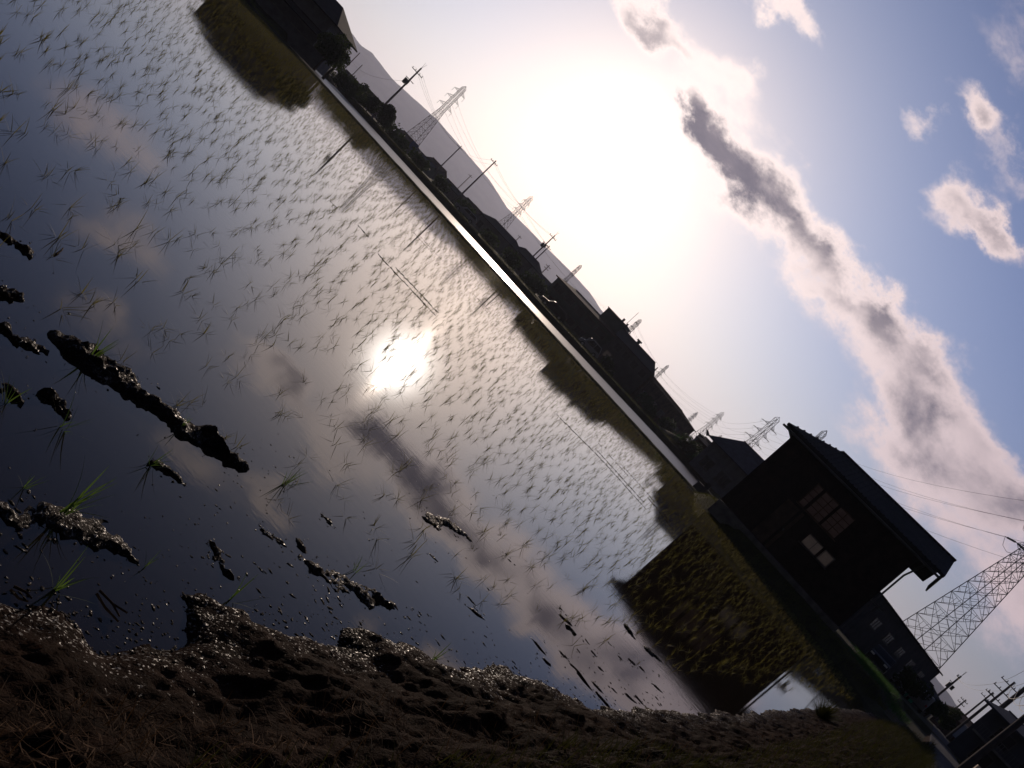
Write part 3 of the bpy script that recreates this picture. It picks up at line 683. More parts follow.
# right hand side
a, L, rz = frame(26.2, 74, 31.05, 100)
wr = thing('metal_workshop', 'dark metal walled workshop behind the barn with cars parked in front', 'workshop', (a.x, a.y, 0), rz)
gable_walls(L, 10, .4, 4.75, 5.2).build('wall', M['greywall'], wr); roof_mesh(L, 10, 4.76, 5.25, .3, 0, 0, .12, .9).build('roof', M['tile'], wr)
for k in range(5): window(wr, 2+k*5, 2.6, 4+k*5, 3.4, 3, 1)
door(wr, 9.2, .4, 11.4, 2.8, 'greywall'); door(wr, 19, .4, 21.4, 2.8, 'greywall')
house('garage', 'low garage beyond the metal workshop next to the farm road', 30.9, 96, 32.4, 100, 2.6, 3.3, 5, 'plaster', 'tile', .4, .3, wins=[(.6,1.2,1.4,2.0,2,1)])
house('cottage', 'small brownish house beside the farm road behind the leaning pole cluster', 32.5, 120, 33.9, 118, 3.1, 4.0, 5, 'board', 'rust', .4, .4, wins=[(.6,1.2,1.5,2.1,2,1)])
a, L, rz = frame(34.0, 68, 41.5, 66)
ap = thing('apartment_block', 'grey two storey block with rows of windows at the lower right corner', 'building', (a.x, a.y, 0), rz)
gable_walls(L, 9, .4, 4.6, 5.3).build('wall', M['greywall'], ap); roof_mesh(L, 9, 4.61, 5.35, .5, 0, 0, .14).build('roof', M['bluetile'], ap)
for zz in (1.2, 3.1):
    for k in range(9): window(ap, 1.2+k*2.3, zz, 2.4+k*2.3, zz+1.0, 2, 1)
MB().box(.5, -1.0, 2.6, L-.5, -.004, 2.75).build('balcony_slab', M['concrete'], ap)
mb = MB()
for k in range(40): mb.bar((.6+k*(L-1.2)/39,-.95,2.75),(.6+k*(L-1.2)/39,-.95,3.35),.02)
mb.bar((.5,-.95,3.37),(L-.5,-.95,3.37),.03); mb.build('railing', M['dark_steel'], ap)
MB().box(3,4,5.0,4.4,5.4,6.4).build('roof_tank', M['palewall'], ap)
kb = thing('white_cabinet', 'pale equipment box on posts between the thick pole and grey block', 'cabinet', (*polar(34.35, 72), 0))
MB().box(-.6,-.4,1.4,.6,.4,2.6).build('box', M['palewall'], kb); [MB().bar((x,0,.3),(x,0,1.4),.06).build('post', M['steel'], kb) for x in (-.4,.4)]
nb = thing('road_barrier', 'brown steel guard rail beside the farm road at the lower right', 'guard rail', (0,0,0))
P_ = [polar(35.6, 40), polar(36.2, 34), polar(37.4, 27)]
mb = MB()
for i in range(2): mb.prism([(P_[i][0],P_[i][1],1.05),(P_[i+1][0],P_[i+1][1],1.05),(P_[i+1][0],P_[i+1][1],1.35),(P_[i][0],P_[i][1],1.35)], (.05,.03,0))
mb.build('rail', M['brown'], nb)
for p in P_: MB().bar((p[0]+.1,p[1]+.06,.3),(p[0]+.1,p[1]+.06,1.3),.06,n=8).build('post', M['brown'], nb)

# kerb catching the light on the far side, left
cu = thing('concrete_kerb', 'thin pale concrete kerb running along the far edge of the bright strip on the left', 'kerb', (0,0,0))
mb = MB(); K = [(-52,118.5),(-43.6,112.6),(-25,101.2),(-15.5,96.3)]
for i in range(3): mb.prism([(*K[i],.2),(*K[i+1],.2),(*K[i+1],.82),(*K[i],.82)], (.06,.2,0))
mb.build('kerb_stone', M['concrete'], cu)
bs = thing('blue_board', 'small blue board on two posts at the foot of the tall left lattice tower', 'sign', (*polar(-16.15, 165), 0), R(10))
MB().box(-.75,0,1.9,.75,.08,3.4).build('panel', M['blue'], bs); [MB().bar((x,.14,.2),(x,.14,3.2),.06).build('post', M['steel'], bs) for x in (-.6,.6)]
cb = thing('concrete_sluice', 'dark concrete sluice block closing the right end of the bright strip', 'sluice', (13.2, 52.6, 0), R(-20))
MB().box(-.6,-.5,-.3,.7,.6,.62).build('block', M['plaster'], cb); MB().box(-.1,-.62,.1,.2,-.504,1.0).build('gate', M['dark_steel'], cb)

# ------------------------------------------------------------------ cars
def car(label, az, d, rz, z, paint, kei=False, name='parked_car'):
    r = thing(name, label, 'car', (*polar(az, d), z), rz, 'cars parked by the buildings')
    Lc, W = (3.4, 1.48) if kei else (4.3, 1.7); H = 1.75 if kei else 1.45
    hood = .78 if kei else .8
    side = [(0,.28),(0,hood-.02),(.1,hood),(Lc*(.16 if kei else .24),hood+.1),(Lc*(.3 if kei else .38),H-.04),(Lc*.42,H),(Lc*.86,H-.03),(Lc*.97,hood+.16),(Lc,hood),(Lc,.3)]
    b = MB().prism([(x, -W/2+.0, z_) for x, z_ in side], (0, W, 0)).build('body', M[paint], r)
    bv = b.modifiers.new('round', 'BEVEL'); bv.width = .07; bv.segments = 2; bv.limit_method = 'ANGLE'; bv.angle_limit = R(25)
    for s in (-1, 1):
        y = s*(W/2+.006)
        MB().prism([(Lc*(.25 if kei else .33),y,hood+.12),(Lc*.41,y,H-.12),(Lc*.6,y,H-.1),(Lc*.6,y,hood+.12)], (0,.01*s,0)).build('side_window', M['glass'], r)
        MB().prism([(Lc*.62,y,hood+.12),(Lc*.62,y,H-.1),(Lc*.84,y,H-.12),(Lc*.92,y,hood+.16)], (0,.01*s,0)).build('side_window', M['glass'], r)
        MB().box(-.02,s*W*.36-.16,.58,.06,s*W*.36+.16,.72).build('headlight', M['lamp'], r)
        MB().box(Lc-.05,s*W*.42-.08,.7,Lc+.02,s*W*.42+.08,.9).build('tail_light', M['redlamp'], r)
        for x in (Lc*.18, Lc*.8):
            wv = MB().bar((x,s*(W/2-.19),.3),(x,s*(W/2+.012),.3),.3,n=18).build('wheel', M['rubber'], r)
            MB().bar((x,s*(W/2+.013),.3),(x,s*(W/2+.03),.3),.18,n=14).build('rim', M['chrome'], wv)
    x0, x1 = Lc*(.17 if kei else .25), Lc*(.3 if kei else .38)
    MB().prism([(x0,-W*.42,hood+.13),(x0,W*.42,hood+.13),(x1,W*.38,H-.08),(x1,-W*.38,H-.08)], (-.03,0,.012)).build('windscreen', M['glass'], r)
    return r
car('dark compact car parked in front of the long factory wing', -3.0, 108, R(8), .56, 'carblue')
car('small pale car parked at the right end of the factory wing behind reeds', .9, 111, R(4), .56, 'carwhite', True)
car('silver car parked left of the first hip roofed cottage', -11.6, 128, R(12), .6, 'carwhite')
car('dark car on the verge before the metal workshop, nearer the barn', 28.5, 70, R(60), .6, 'carblue')
car('silver van like car on the verge near the far end of the metal workshop', 30.2, 80, R(60), .6, 'carwhite', True)
car('pale blue car at the roadside with its front towards the paddy', 31.4, 84, R(-120), .62, 'carwhite', True)
gb = thing('recycling_bin', 'small teal plastic bin on the verge near the farm road', 'bin', (*polar(31.0, 86), .6))
MB().prism([(-.35,-.3,0),(.35,-.3,0),(.42,-.3,.9),(-.42,-.3,.9)], (0,.6,0)).build('tub', M['teal'], gb); MB().prism([(-.45,-.34,.902),(.45,-.34,.902),(.4,-.34,1.02),(-.4,-.34,1.02)], (0,.68,0)).build('lid', M['teal'], gb)

# ------------------------------------------------------------------ lattice towers
def lattice(mb, h0, h1, wfun, n, r, dense=False):
    hs = [h0 + (h1-h0)*(1-(1-i/n)**1.25) for i in range(n+1)]
    for i in range(n):
        a, b = hs[i], hs[i+1]; wa, wb = wfun(a)/2, wfun(b)/2
        ca = [(-wa,-wa,a),(wa,-wa,a),(wa,wa,a),(-wa,wa,a)]; cb = [(-wb,-wb,b),(wb,-wb,b),(wb,wb,b),(-wb,wb,b)]
        for k in range(4):
            k2 = (k+1) % 4
            mb.bar(ca[k], cb[k2], r); mb.bar(ca[k2], cb[k], r); mb.bar(cb[k], cb[k2], r)
            if dense:
                m_ = lambda p, q, t: tuple(p[j]+(q[j]-p[j])*t for j in range(3))
                for (p, q) in ((ca[k], cb[k]), (ca[k2], cb[k2])):
                    o_ = ca[k2] if p is ca[k] else ca[k]; o2 = cb[k2] if p is ca[k] else cb[k]
                    mb.bar(m_(p, q, .5), m_(p, o2, .25), r*.8); mb.bar(m_(p, q, .5), m_(q, o_, .25), r*.8)
                mb.bar(m_(ca[k], cb[k2], .5), m_(cb[k], cb[k2], .5), r*.7)
def tower(label, az, d, H, wb, wt, arms, rz, r, n=8, dense=False, zb=.4, insul=1.6, strain=False):
    o = thing('transmission_tower', label, 'pylon', (*polar(az, d), zb), rz, 'lattice transmission towers')
    hk = H*.62
    wf = lambda h: wb + (wt*1.25-wb)*min(1, h/hk) if h < hk else wt*1.25 + (wt-wt*1.25)*(h-hk)/(H-hk)
    for sx in (-1, 1):
        for sy in (-1, 1):
            MB().tube([(sx*wf(h)/2, sy*wf(h)/2, h) for h in (0, hk*.5, hk, H*.82, H-1.2)] + [(0, 0, H)], r*1.7, 4).build('leg', M['steel'], o)
    mb = MB(); lattice(mb, 0, hk, wf, n, r, dense); lattice(mb, hk, H-1.2, wf, max(3, n//2), r, False); mb.build('bracing', M['steel'], o)
    tips = []
    for (h, l) in arms:
        w_ = wf(h)/2; mb = MB(); hh = l*.28+.35
        for s in (-1, 1):
            tip = (s*l, 0, h); tips.append(tip)
            for sy in (-1, 1):
                mb.bar((s*w_, sy*w_, h), tip, r*1.1); mb.bar((s*w_, sy*w_, h+hh), tip, r)
                for t in (.33, .66):
                    p = (s*(w_+(l-w_)*t), sy*w_*(1-t), h); q = (s*(w_+(l-w_)*(t-.2)), sy*w_*(1-t+.2), h+hh*(1-t+.2)); mb.bar(p, q, r*.8)
        arm = mb.build('crossarm', M['steel'], o)
        for s in (-1, 1):
            ib = MB()
            if strain:
                for sd in (-1, 1):
                    p0 = (s*l, 0, h); p1 = (s*l, sd*insul, h-.22); ib.bar(p0, p1, .05)
                    for k in range(9): t = .15+.08*k; ib.bar((s*l, sd*insul*t, h-.22*t), (s*l, sd*(insul*t+.04), h-.22*t), .14, n=8)
                ib.tube([(s*l, -insul, h-.22), (s*l, -insul*.6, h-1.3), (s*l, 0, h-1.7), (s*l, insul*.6, h-1.3), (s*l, insul, h-.22)], .03, 4)
            else: ib.bar((s*l, 0, h), (s*l, 0, h-insul), max(.06, r*.7))
            ib.build('insulator', M['porcelain'], arm)
    return o, tips
W3 = Matrix
def worldp(o, p):
    c, s = math.cos(o.rotation_euler.z), math.sin(o.rotation_euler.z); x, y, z = o.location
    return Vector((x + p[0]*c - p[1]*s, y + p[0]*s + p[1]*c, z + p[2]))
TP, tipsP = tower('huge steel lattice tower rising out of the photo right of the barn', 29.3, 125, 38, 6.0, 1.4, [(23.4,3.4),(26.6,3.2),(30,3.0)], R(28), .032, 10, True, .4, 1.7, True)
T9, tips9 = tower('lattice tower tip peeking over the barn roof', 16.43, 250, elz(7.45, 250)-.4, 5, 1.3, [(24,3.2),(27,3.0),(30,2.8)], R(55), .045, 7)
T8, tips8 = tower('lattice tower with wide loops of jumper wire just left of the barn roof tip', 13.8, 330, elz(5.9, 330)-.4, 6, 1.5, [(22,4.2),(26,3.9),(30,3.6)], R(30), .055, 7, False, .4, 2.2, True)
T7, tips7 = tower('lattice tower above the upturned roof house, left of the one with jumper loops', 11.15, 520, elz(3.5, 520)-.4, 6, 1.5, [(21,4),(25,3.7),(28.5,3.4)], R(35), .06, 7)
T6, tips6 = tower('tiny lattice tower tip over the right end of the black warehouse', 10.0, 800, elz(2.25, 800)-.4, 6, 1.5, [(22,4),(25,3.7),(28,3.4)], R(40), .08, 6)
T5, tips5 = tower('slim lattice mast right of the gabled factory hall', 6.35, 560, elz(3.0, 560)-.4, 5, 1.2, [(22,2.2),(25,2.2)], R(20), .06, 6)
T4, tips4 = tower('lattice tower top right of the factory roof box', 2.8, 520, elz(3.75, 520)-.4, 6, 1.6, [(24,4.2),(27.5,3.8),(31,3.4)], R(60), .07, 7)
T3, tips3 = tower('faint lattice tower behind the left end of the factory wing', -2.7, 600, elz(3.3, 600)-.4, 6, 1.6, [(26,4),(29,3.6),(32,3.2)], R(70), .07, 7)
T2, tips2 = tower('lattice tower rising behind the first hip roofed cottage', -8.35, 430, elz(4.0, 430)-.4, 6, 1.5, [(20.5,3.8),(23.5,3.5),(26.5,3.2)], R(55), .05, 8)
T1, tips1 = tower('tallest lattice tower on the left, beside the blue board', -16.5, 340, elz(5.55, 340)-.4, 6.2, 1.5, [(23,3.6),(27,3.4),(30.5,3.1)], R(40), .05, 9)
TF, tipsF = tower('very small faraway lattice tower between the roofs left of the blue roofed house', 12.2, 560, elz(2.35, 560)-.4, 4, 1.2, [(15,2.6),(18,2.4)], R(25), .07, 6)

# ------------------------------------------------------------------ utility poles
def upole(label, az, d, top, arms=((-.35,1.6),), trans=False, r=.15, rz=0, zb=.4, m='pole', lean=0.):
    o = thing('utility_pole', label, 'utility pole', (*polar(az, d), zb), rz, 'utility poles')
    H = top-zb
    MB().bar((0,0,0),(lean,0,H), r, r*.62, 10).build('post', M[m], o)
    for (dz, l) in arms:
        arm = MB().box(lean-l/2, .1, H+dz-.05, lean+l/2, .2, H+dz+.05).build('crossarm', M['dark_steel'], o)
        for k in (-.46, -.2, .2, .46): MB().bar((lean+l*k,.15,H+dz+.052),(lean+l*k,.15,H+dz+.28),.05,.035,6).build('insulator', M['porcelain'], arm)
    if trans:
        h = H*.72
        t = MB().bar((-.42,0,h-.45),(-.42,0,h+.4),.27,n=12).bar((.0,-.4,h-.3),(.0,-.4,h+.35),.2,n=12).build('transformer', M['dark_steel'], o)
        MB().box(-.75,.2,h+.5,.75,.28,h+.6).build('crossarm', M['dark_steel'], o)
        MB().bar((0,0,H),(.25,0,H+.9),.025).bar((0,0,H),(-.1,0,H+.9),.025).build('spike', M['dark_steel'], o)
    return o, H
PL_ = []
for args in [
 ('concrete pole with transformers and crossarms beside the round tree on the left', -19.25, 128, elz(4.2,128), ((-.9,2.0),), True, .18, R(20)),
 ('short thin pole left of the pole with transformers, in front of the mountain', -22.5, 210, elz(1.95,210), (), False, .15, 0),
 ('short pole second from the left house, lower than its neighbour', -21.9, 230, elz(1.55,230), (), False, .15, 0),
 ('medium pole right of the tallest lattice tower on the left', -14.0, 190, elz(2.75,190), ((-.5,1.6),), False, .17, R(30)),
 ('tall slim pole with one crossarm, right of the blue board and of a medium pole', -11.75, 150, elz(3.8,150), ((-.5,1.7),), False, .17, R(30)),
 ('short pole standing close left of the tall slim pole', -12.2, 270, elz(1.95,270), ((-.5,1.6),), False, .17, R(30)),
 ('taller of the two poles standing close together over the second cottage', -5.42, 160, elz(3.35,160), ((-.6,1.8),), True, .17, R(25)),
 ('shorter of the two poles standing close together over the second cottage', -5.15, 185, elz(2.6,185), ((-.5,1.6),), False, .17, R(25)),
 ('faint short pole between the two hip roofed cottages', -7.0, 260, elz(1.6,260), ((-.4,1.4),), False, .16, 0),
 ('stubby pole just left of the factory wing', -4.2, 210, elz(1.7,210), ((-.5,1.6),(-1.2,1.4)), False, .16, 0),
 ('pole with a transformer at the far end of the metal workshop', 31.85, 135, elz(2.7,135), ((-.4,1.4),), True, .18, R(40)),
 ('slender dark pole with several crossarms left of the thick pole', 33.72, 105, elz(4.6,105), ((-.6,2.2),(-1.6,2.2),(-2.6,1.8)), False, .17, R(-25)),
 ('second slender pole behind the slender dark one with crossarms', 33.45, 150, elz(3.35,150), ((-.5,1.8),(-1.4,1.8)), False, .17, R(-25)),
 ('thick pole leaning against the sky at the right edge of the photo', 34.25, 76, elz(6.4,76), ((-.5,2.0),), False, .22, R(-25)),
 ('brownish near pole in the lower right corner crossing in front of the grey block', 35.3, 44, elz(7.5,44), ((-.5,1.8),), False, .17, R(-25)),
 ('small pole with curly brackets low at the horizon on the far right', 32.9, 170, elz(1.95,170), ((-.4,1.6),(-1.1,1.6)), False, .17, 0)]:
    PL_.append(upole(*args))

# ------------------------------------------------------------------ wires
def wire(a, b, sag, r, label, group):
    a, b = Vector(a), Vector(b); pts = []
    for k in range(13):
        t = k/12; p = a.lerp(b, t); p.z -= sag*4*t*(1-t); pts.append(p)
    c = pts[0].copy(); mb = MB().tube([p-c for p in pts], r, 3)
    o = mb.build('power_line', M['wire']); o.location = c
    return tag(o, label, 'power line', group)
def span(o1, t1, o2, t2, sag, r, label, group, dead1=0.):
    for i in range(min(len(t1), len(t2))):
        wire(worldp(o1, t1[i]), worldp(o2, t2[i]), sag*(1+.04*i), r, label, group)
wl = 'high voltage wire hung between the huge lattice tower and the tower tip over the barn'
span(TP, [(p[0], 1.7, p[2]-.22) for p in tipsP], T9, [(p[0], 0, p[2]-1.6) for p in tips9], 2.5, .022, wl, 'wires from the huge tower to the barn side')
span(TP, [(p[0], -1.7, p[2]-.22) for p in tipsP[:4]], TP, [(p[0]+25, -150, p[2]+3) for p in tipsP[:4]], 3, .022, 'high voltage wire leaving the huge lattice tower to the right', 'wires leaving the huge tower')
span(T9, [(p[0], 0, p[2]-1.6) for p in tips9], T8, [(p[0], 0, p[2]-.3) for p in tips8], 2, .025, 'high voltage wire between the tower with jumper loops and the tip over the barn', 'wires behind the barn roof')
span(T8, tips8, T7, tips7, 4, .03, 'faint high voltage wire left of the tower with jumper loops', 'wires left of the jumper loop tower')
span(T7, tips7, T4, tips4, 6, .035, 'faint long high voltage wire above the black warehouse', 'wires above the warehouse')
span(T4, tips4[:4], T2, tips2[:4], 5, .035, 'faint high voltage wire above the factory and the mountain', 'wires above the factory')
span(T2, tips2[:4], T1, tips1[:4], 4, .035, 'faint high voltage wire between the two lattice towers on the left', 'wires between the left towers')
def polespan(i, j, dz, offs, sag, r, label, group):
    (o1, h1), (o2, h2) = PL_[i], PL_[j]
    for k in offs: wire(worldp(o1, (k, .15, h1+dz)), worldp(o2, (k, .15, h2+dz)), sag, r, label, group)
polespan(0, 3, -.5, (-.7,0,.7), 1.2, .016, 'thin cable between the transformer pole and the medium pole on the left', 'cables right of the transformer pole')
polespan(0, 1, -2.6, (0,), 1.5, .018, 'thin cable drooping left from the transformer pole', None)
polespan(3, 4, -.5, (-.6,.6), .9, .016, 'thin cable between the medium pole and the tall slim pole', 'cables to the tall slim pole')
polespan(4, 6, -.4, (-.6,.6), 1.2, .016, 'thin cable from the tall slim pole to the close pair of poles', 'cables to the pair of poles')
polespan(10, 11, -.5, (-.5,.5), 1.2, .016, 'thin cable from the workshop end pole to the slender dark pole', 'cables left of the slender pole')
polespan(11, 13, -.7, (-.8,0,.8), .5, .016, 'thin cable between the slender dark pole and the thick pole', 'cables at the thick pole')
polespan(13, 14, -2.4, (-.6,-.2,.2,.6), .8, .018, 'dark cable between the thick pole and the brownish near pole', 'cables at the right edge')

# ------------------------------------------------------------------ trees and shrubs
def tree(name, label, az, d, H, wd, seed, trunk=.4, leaf=.16, n=2600, cat='tree', zb=.3, lob=9, lm='leaf'):
    rng = np.random.default_rng(seed)
    o = thing(name, label, cat, (*polar(az, d), zb))
    th = H*trunk; mb = MB().tube([(0,0,-.2),(.04*H*rng.uniform(-1,1),0,th*.6),(.05*H*rng.uniform(-1,1),.03,th*1.1),(0,0,H*.8)], .05*H, 7, .012*H)
    cl = []
    for k in range(lob):
        an = rng.uniform(0, 6.28); rd = wd*.5*rng.uniform(.15, .75); hz = th + (H-th)*rng.uniform(.12, .88)
        c = np.array([rd*math.cos(an), rd*math.sin(an), hz]); cl.append((c, rng.uniform(.2, .36)*wd))
        mb.tube([(0,0,hz*.55), tuple(c*.6+np.array([0,0,hz*.25])), tuple(c)], .02*H, 5, .006*H)
    mb.build('trunk', M['bark'], o)
    V = []; per = n//lob
    for c, rad in cl:
        dr = rng.normal(size=(per, 3)); dr /= np.linalg.norm(dr, axis=1)[:, None]
        p = c + dr*(rad*rng.uniform(.25, 1.08, per)**.6)[:, None]*np.array([1,1,.8])
        a_ = rng.normal(size=(per, 3)); a_ /= np.linalg.norm(a_, axis=1)[:, None]; b_ = np.cross(a_, rng.normal(size=(per, 3))); b_ /= np.linalg.norm(b_, axis=1)[:, None]+1e-9
        sz = leaf*rng.uniform(.6, 1.5, per)[:, None]
        V.append(np.stack([p-a_*sz, p+b_*sz*.5, p+a_*sz, p-b_*sz*.5], 1).reshape(-1, 3))
    V = np.concatenate(V); V[:, 2] = np.maximum(V[:, 2], .05)
    np_mesh('crown', V, np.arange(len(V)).reshape(-1, 4), M[lm], o, smooth=False); return o
tree('garden_tree', 'dark ragged tree against the corner of the farm house', -23.75, 80, 3.6, 2.8, 61, .35, .13, 3000, lob=11)
tree('garden_tree', 'smaller lopsided tree with bare gaps right of the ragged one', -23.0, 82, 3.1, 1.7, 62, .5, .11, 1500, lob=8)
tree('shrub', 'broad jagged shrub between the farm house and the round tree', -20.5, 122, 2.9, 3.6, 63, .2, .17, 2600, 'shrub', lob=12)
tree('shrub', 'spiky taller shrub touching the left side of the round tree', -19.8, 121, 3.0, 2.2, 64, .2, .16, 2200, 'shrub', lob=9)
tree('round_tree', 'compact round tree at the foot of the transformer pole', -18.75, 118, 3.4, 2.9, 65, .25, .15, 4000, lob=16)
BU = [(-22.2,110,1.9,3.2),(-21.3,112,2.0,3.4),(-17.8,125,2.1,3.6),(-16.9,128,1.8,3.2),(-15.2,130,2.0,3.0),(-13.2,132,2.2,2.4),(-10.8,132,2.4,3.0),(-8.4,125,2.0,3.2),(-6.2,122,2.3,3.2),(-4.4,118,2.2,3.0),(-3.6,116,2.6,2.6)]
BL = ['low bush right of the farm house garden trees','low bush left of the jagged shrub','low bush right of the round tree','low bush left of the blue board','low bush right of the blue board',
      'low bush under the medium pole','low bush before the first hip roofed cottage','low bush at the right end of the first cottage','low bush before the second cottage','low bush below the pair of poles','bush at the left end of the factory wing']
for k, (az_, d, H, wd) in enumerate(BU): tree('bush', BL[k], az_, d, H*.92, wd*1.1, 70+k, .15, .22, 700, 'bush', lob=14)
for k, (az_, d, H, wd, lb) in enumerate([(7.3,116,2.4,3.4,'dark bush before the left part of the warehouse'),(9.2,118,2.2,3.2,'dark bush before the right part of the warehouse'),(11.2,100,2.4,2.6,'dark bush before the narrow workshop'),
        (3.4,112,1.8,2.6,'low bush before the gabled factory hall'),(30.6,80,2.4,2.6,'dark bush at the far end of the metal workshop'),(32.2,95,2.6,2.6,'dark round bush by the road beyond the cars'),(33.0,110,3.4,2.4,'ragged dark tree under the pole cluster at the right')]):
    tree('bush', lb, az_, d, H, wd, 90+k, .2, .16, 1500, 'bush', lob=8)
bx_, by_ = onground(822, 716, .12)
me = tuft_mesh('grass_tussock', 420, (.25,.5), (.008,.014), (.05,1.0), (.1,.9), 4, 999, M['grass']); o = link('grass_tussock', me, None); o.location = (bx_, by_, .05); o.scale = (1.1, 1.1, 1.0)
tag(o, 'dense rounded grass tussock at the bank edge before the small bright water gap', 'grass tussock')
# sticks on the bank and in the water
for (p, q, lab, r_) in [((12,588),(30,600),'straight pale stick lying on the mud at the left edge',.004),((98,592),(118,618),'forked twig lying from the water onto the mud bank',.004),((55,255),(62,249),'short dark stick poking from the water by a thin mud streak',.005)]:
    a_ = onground(*p); b_ = onground(*q); za = max(.006, float(bank_z(*a_)[0])+.006); zb_ = max(.006, float(bank_z(*b_)[0])+.01)
    mb = MB().tube([(0,0,0), ((b_[0]-a_[0])*.5+.004, (b_[1]-a_[1])*.5, (zb_-za)*.5+.006), (b_[0]-a_[0], b_[1]-a_[1], zb_-za)], r_, 6, r_*.6)
    if 'forked' in lab: mb.tube([((b_[0]-a_[0])*.5, (b_[1]-a_[1])*.5, (zb_-za)*.5+.004), ((b_[0]-a_[0])*.5+.05, (b_[1]-a_[1])*.5+.01, (zb_-za)*.5+.012)], r_*.7, 5)
    o = mb.build('stick', M['straw']); o.location = (*a_, za); tag(o, lab, 'stick')

# ------------------------------------------------------------------ air
hz = MB().box(-6200, -6200, -1.5, 6200, 6200, 330).build('haze', None); hm = bpy.data.materials.new('haze_air'); hm.use_nodes = True
nt = hm.node_tree; nt.nodes.remove(nt.nodes['Principled BSDF']); pv = nt.nodes.new('ShaderNodeVolumePrincipled')
pv.inputs['Color'].default_value = (.74,.79,1.0,1); pv.inputs['Density'].default_value = .00009; pv.inputs['Anisotropy'].default_value = .55
nt.links.new(pv.outputs[0], nt.nodes['Material Output'].inputs['Volume']); hz.data.materials.append(hm); tag(hz, kind='stuff', label='thin pale evening haze filling the air', cat='haze')

# ------------------------------------------------------------------ sky
SUN_AZ, SUN_EL = azel(625, 148)
S = Vector((math.sin(R(SUN_AZ))*math.cos(R(SUN_EL)), math.cos(R(SUN_AZ))*math.cos(R(SUN_EL)), math.sin(R(SUN_EL))))
wd = bpy.data.worlds.new('World'); SC.world = wd; wd.use_nodes = True
nt = wd.node_tree; N = nt.nodes; Lk = nt.links; N.clear()
class Val:
    def __init__(s, sock): s.s = sock
    def _op(s, op, o=None, c=None):
        n = N.new('ShaderNodeMath'); n.operation = op; Lk.new(s.s, n.inputs[0])
        for i, x in ((1, o), (2, c)):
            if x is None: continue
            if isinstance(x, Val): Lk.new(x.s, n.inputs[i])
            else: n.inputs[i].default_value = x
        return Val(n.outputs[0])
    def __add__(s, o): return s._op('ADD', o)
    def __sub__(s, o): return s._op('SUBTRACT', o)
    def __mul__(s, o): return s._op('MULTIPLY', o)
    def __truediv__(s, o): return s._op('DIVIDE', o)
    def exp(s): n = N.new('ShaderNodeMath'); n.operation = 'EXPONENT'; Lk.new(s.s, n.inputs[0]); return Val(n.outputs[0])
    def ramp(s, a, b, lo=0., hi=1., kind='SMOOTHSTEP'):
        n = N.new('ShaderNodeMapRange'); n.interpolation_type = kind; n.clamp = True
        Lk.new(s.s, n.inputs['Value'])
        for k, v in (('From Min', a), ('From Max', b), ('To Min', lo), ('To Max', hi)): n.inputs[k].default_value = v
        return Val(n.outputs[0])
tc = N.new('ShaderNodeTexCoord'); DIR = tc.outputs['Generated']
def dot(v):
    n = N.new('ShaderNodeVectorMath'); n.operation = 'DOT_PRODUCT'; Lk.new(DIR, n.inputs[0]); n.inputs[1].default_value = tuple(v); return Val(n.outputs['Value'])
def rgb(c): n = N.new('ShaderNodeRGB'); n.outputs[0].default_value = tuple(c)+(1,); return n.outputs[0]
def mixc(f, a, b, mode='MIX'):
    n = N.new('ShaderNodeMix'); n.data_type = 'RGBA'; n.blend_type = mode; n.clamp_factor = mode == 'MIX'
    if isinstance(f, Val): Lk.new(f.s, n.inputs[0])
    else: n.inputs[0].default_value = f
    Lk.new(a, n.inputs[6]); Lk.new(b, n.inputs[7]); return n.outputs[2]
sky = N.new('ShaderNodeTexSky'); sky.sky_type = 'NISHITA'; sky.sun_disc = False
sky.sun_elevation = R(SUN_EL); sky.sun_rotation = R(SUN_AZ); sky.air_density = 1.0; sky.dust_density = 1.2; sky.ozone_density = 2.5
up = dot((0,0,1)); cs = dot(S)
SKY_K = .075
om = (cs*-1.0 + 1.0)
base = mixc(1.0, sky.outputs[0], mixc((om*-30).exp(), rgb((SKY_K*.49, SKY_K*.66, SKY_K*1.12)), rgb((SKY_K*.66, SKY_K*.60, SKY_K*.66))), 'MULTIPLY')
# low haze band of the evening air
hk_ = (om*-4.5).exp(); hc = N.new('ShaderNodeCombineColor')
for i, v in enumerate((.81,.73,.725)): Lk.new((hk_*v).s, hc.inputs[i])
base = mixc((up._op('MAXIMUM', 0.0)*-5.5).exp()*.85, base, hc.outputs[0])
# added darkening of the unseen sky behind the viewer, deepens the silhouettes
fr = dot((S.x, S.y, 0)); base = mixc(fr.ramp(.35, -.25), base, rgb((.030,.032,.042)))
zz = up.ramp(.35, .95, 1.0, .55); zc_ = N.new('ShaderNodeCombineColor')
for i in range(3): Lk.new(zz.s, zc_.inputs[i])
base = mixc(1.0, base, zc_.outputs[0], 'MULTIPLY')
# aureole around the low sun
aur = (om*-2000).exp()*6.0 + (om*-300).exp()*.30 + (om*-60).exp()*.07
g_ = N.new('ShaderNodeCombineColor'); 
Lk.new((aur*1.0).s, g_.inputs[0]); Lk.new((aur*.94).s, g_.inputs[1]); Lk.new((aur*.87).s, g_.inputs[2])
base = mixc(1.0, base, g_.outputs[0], 'ADD')
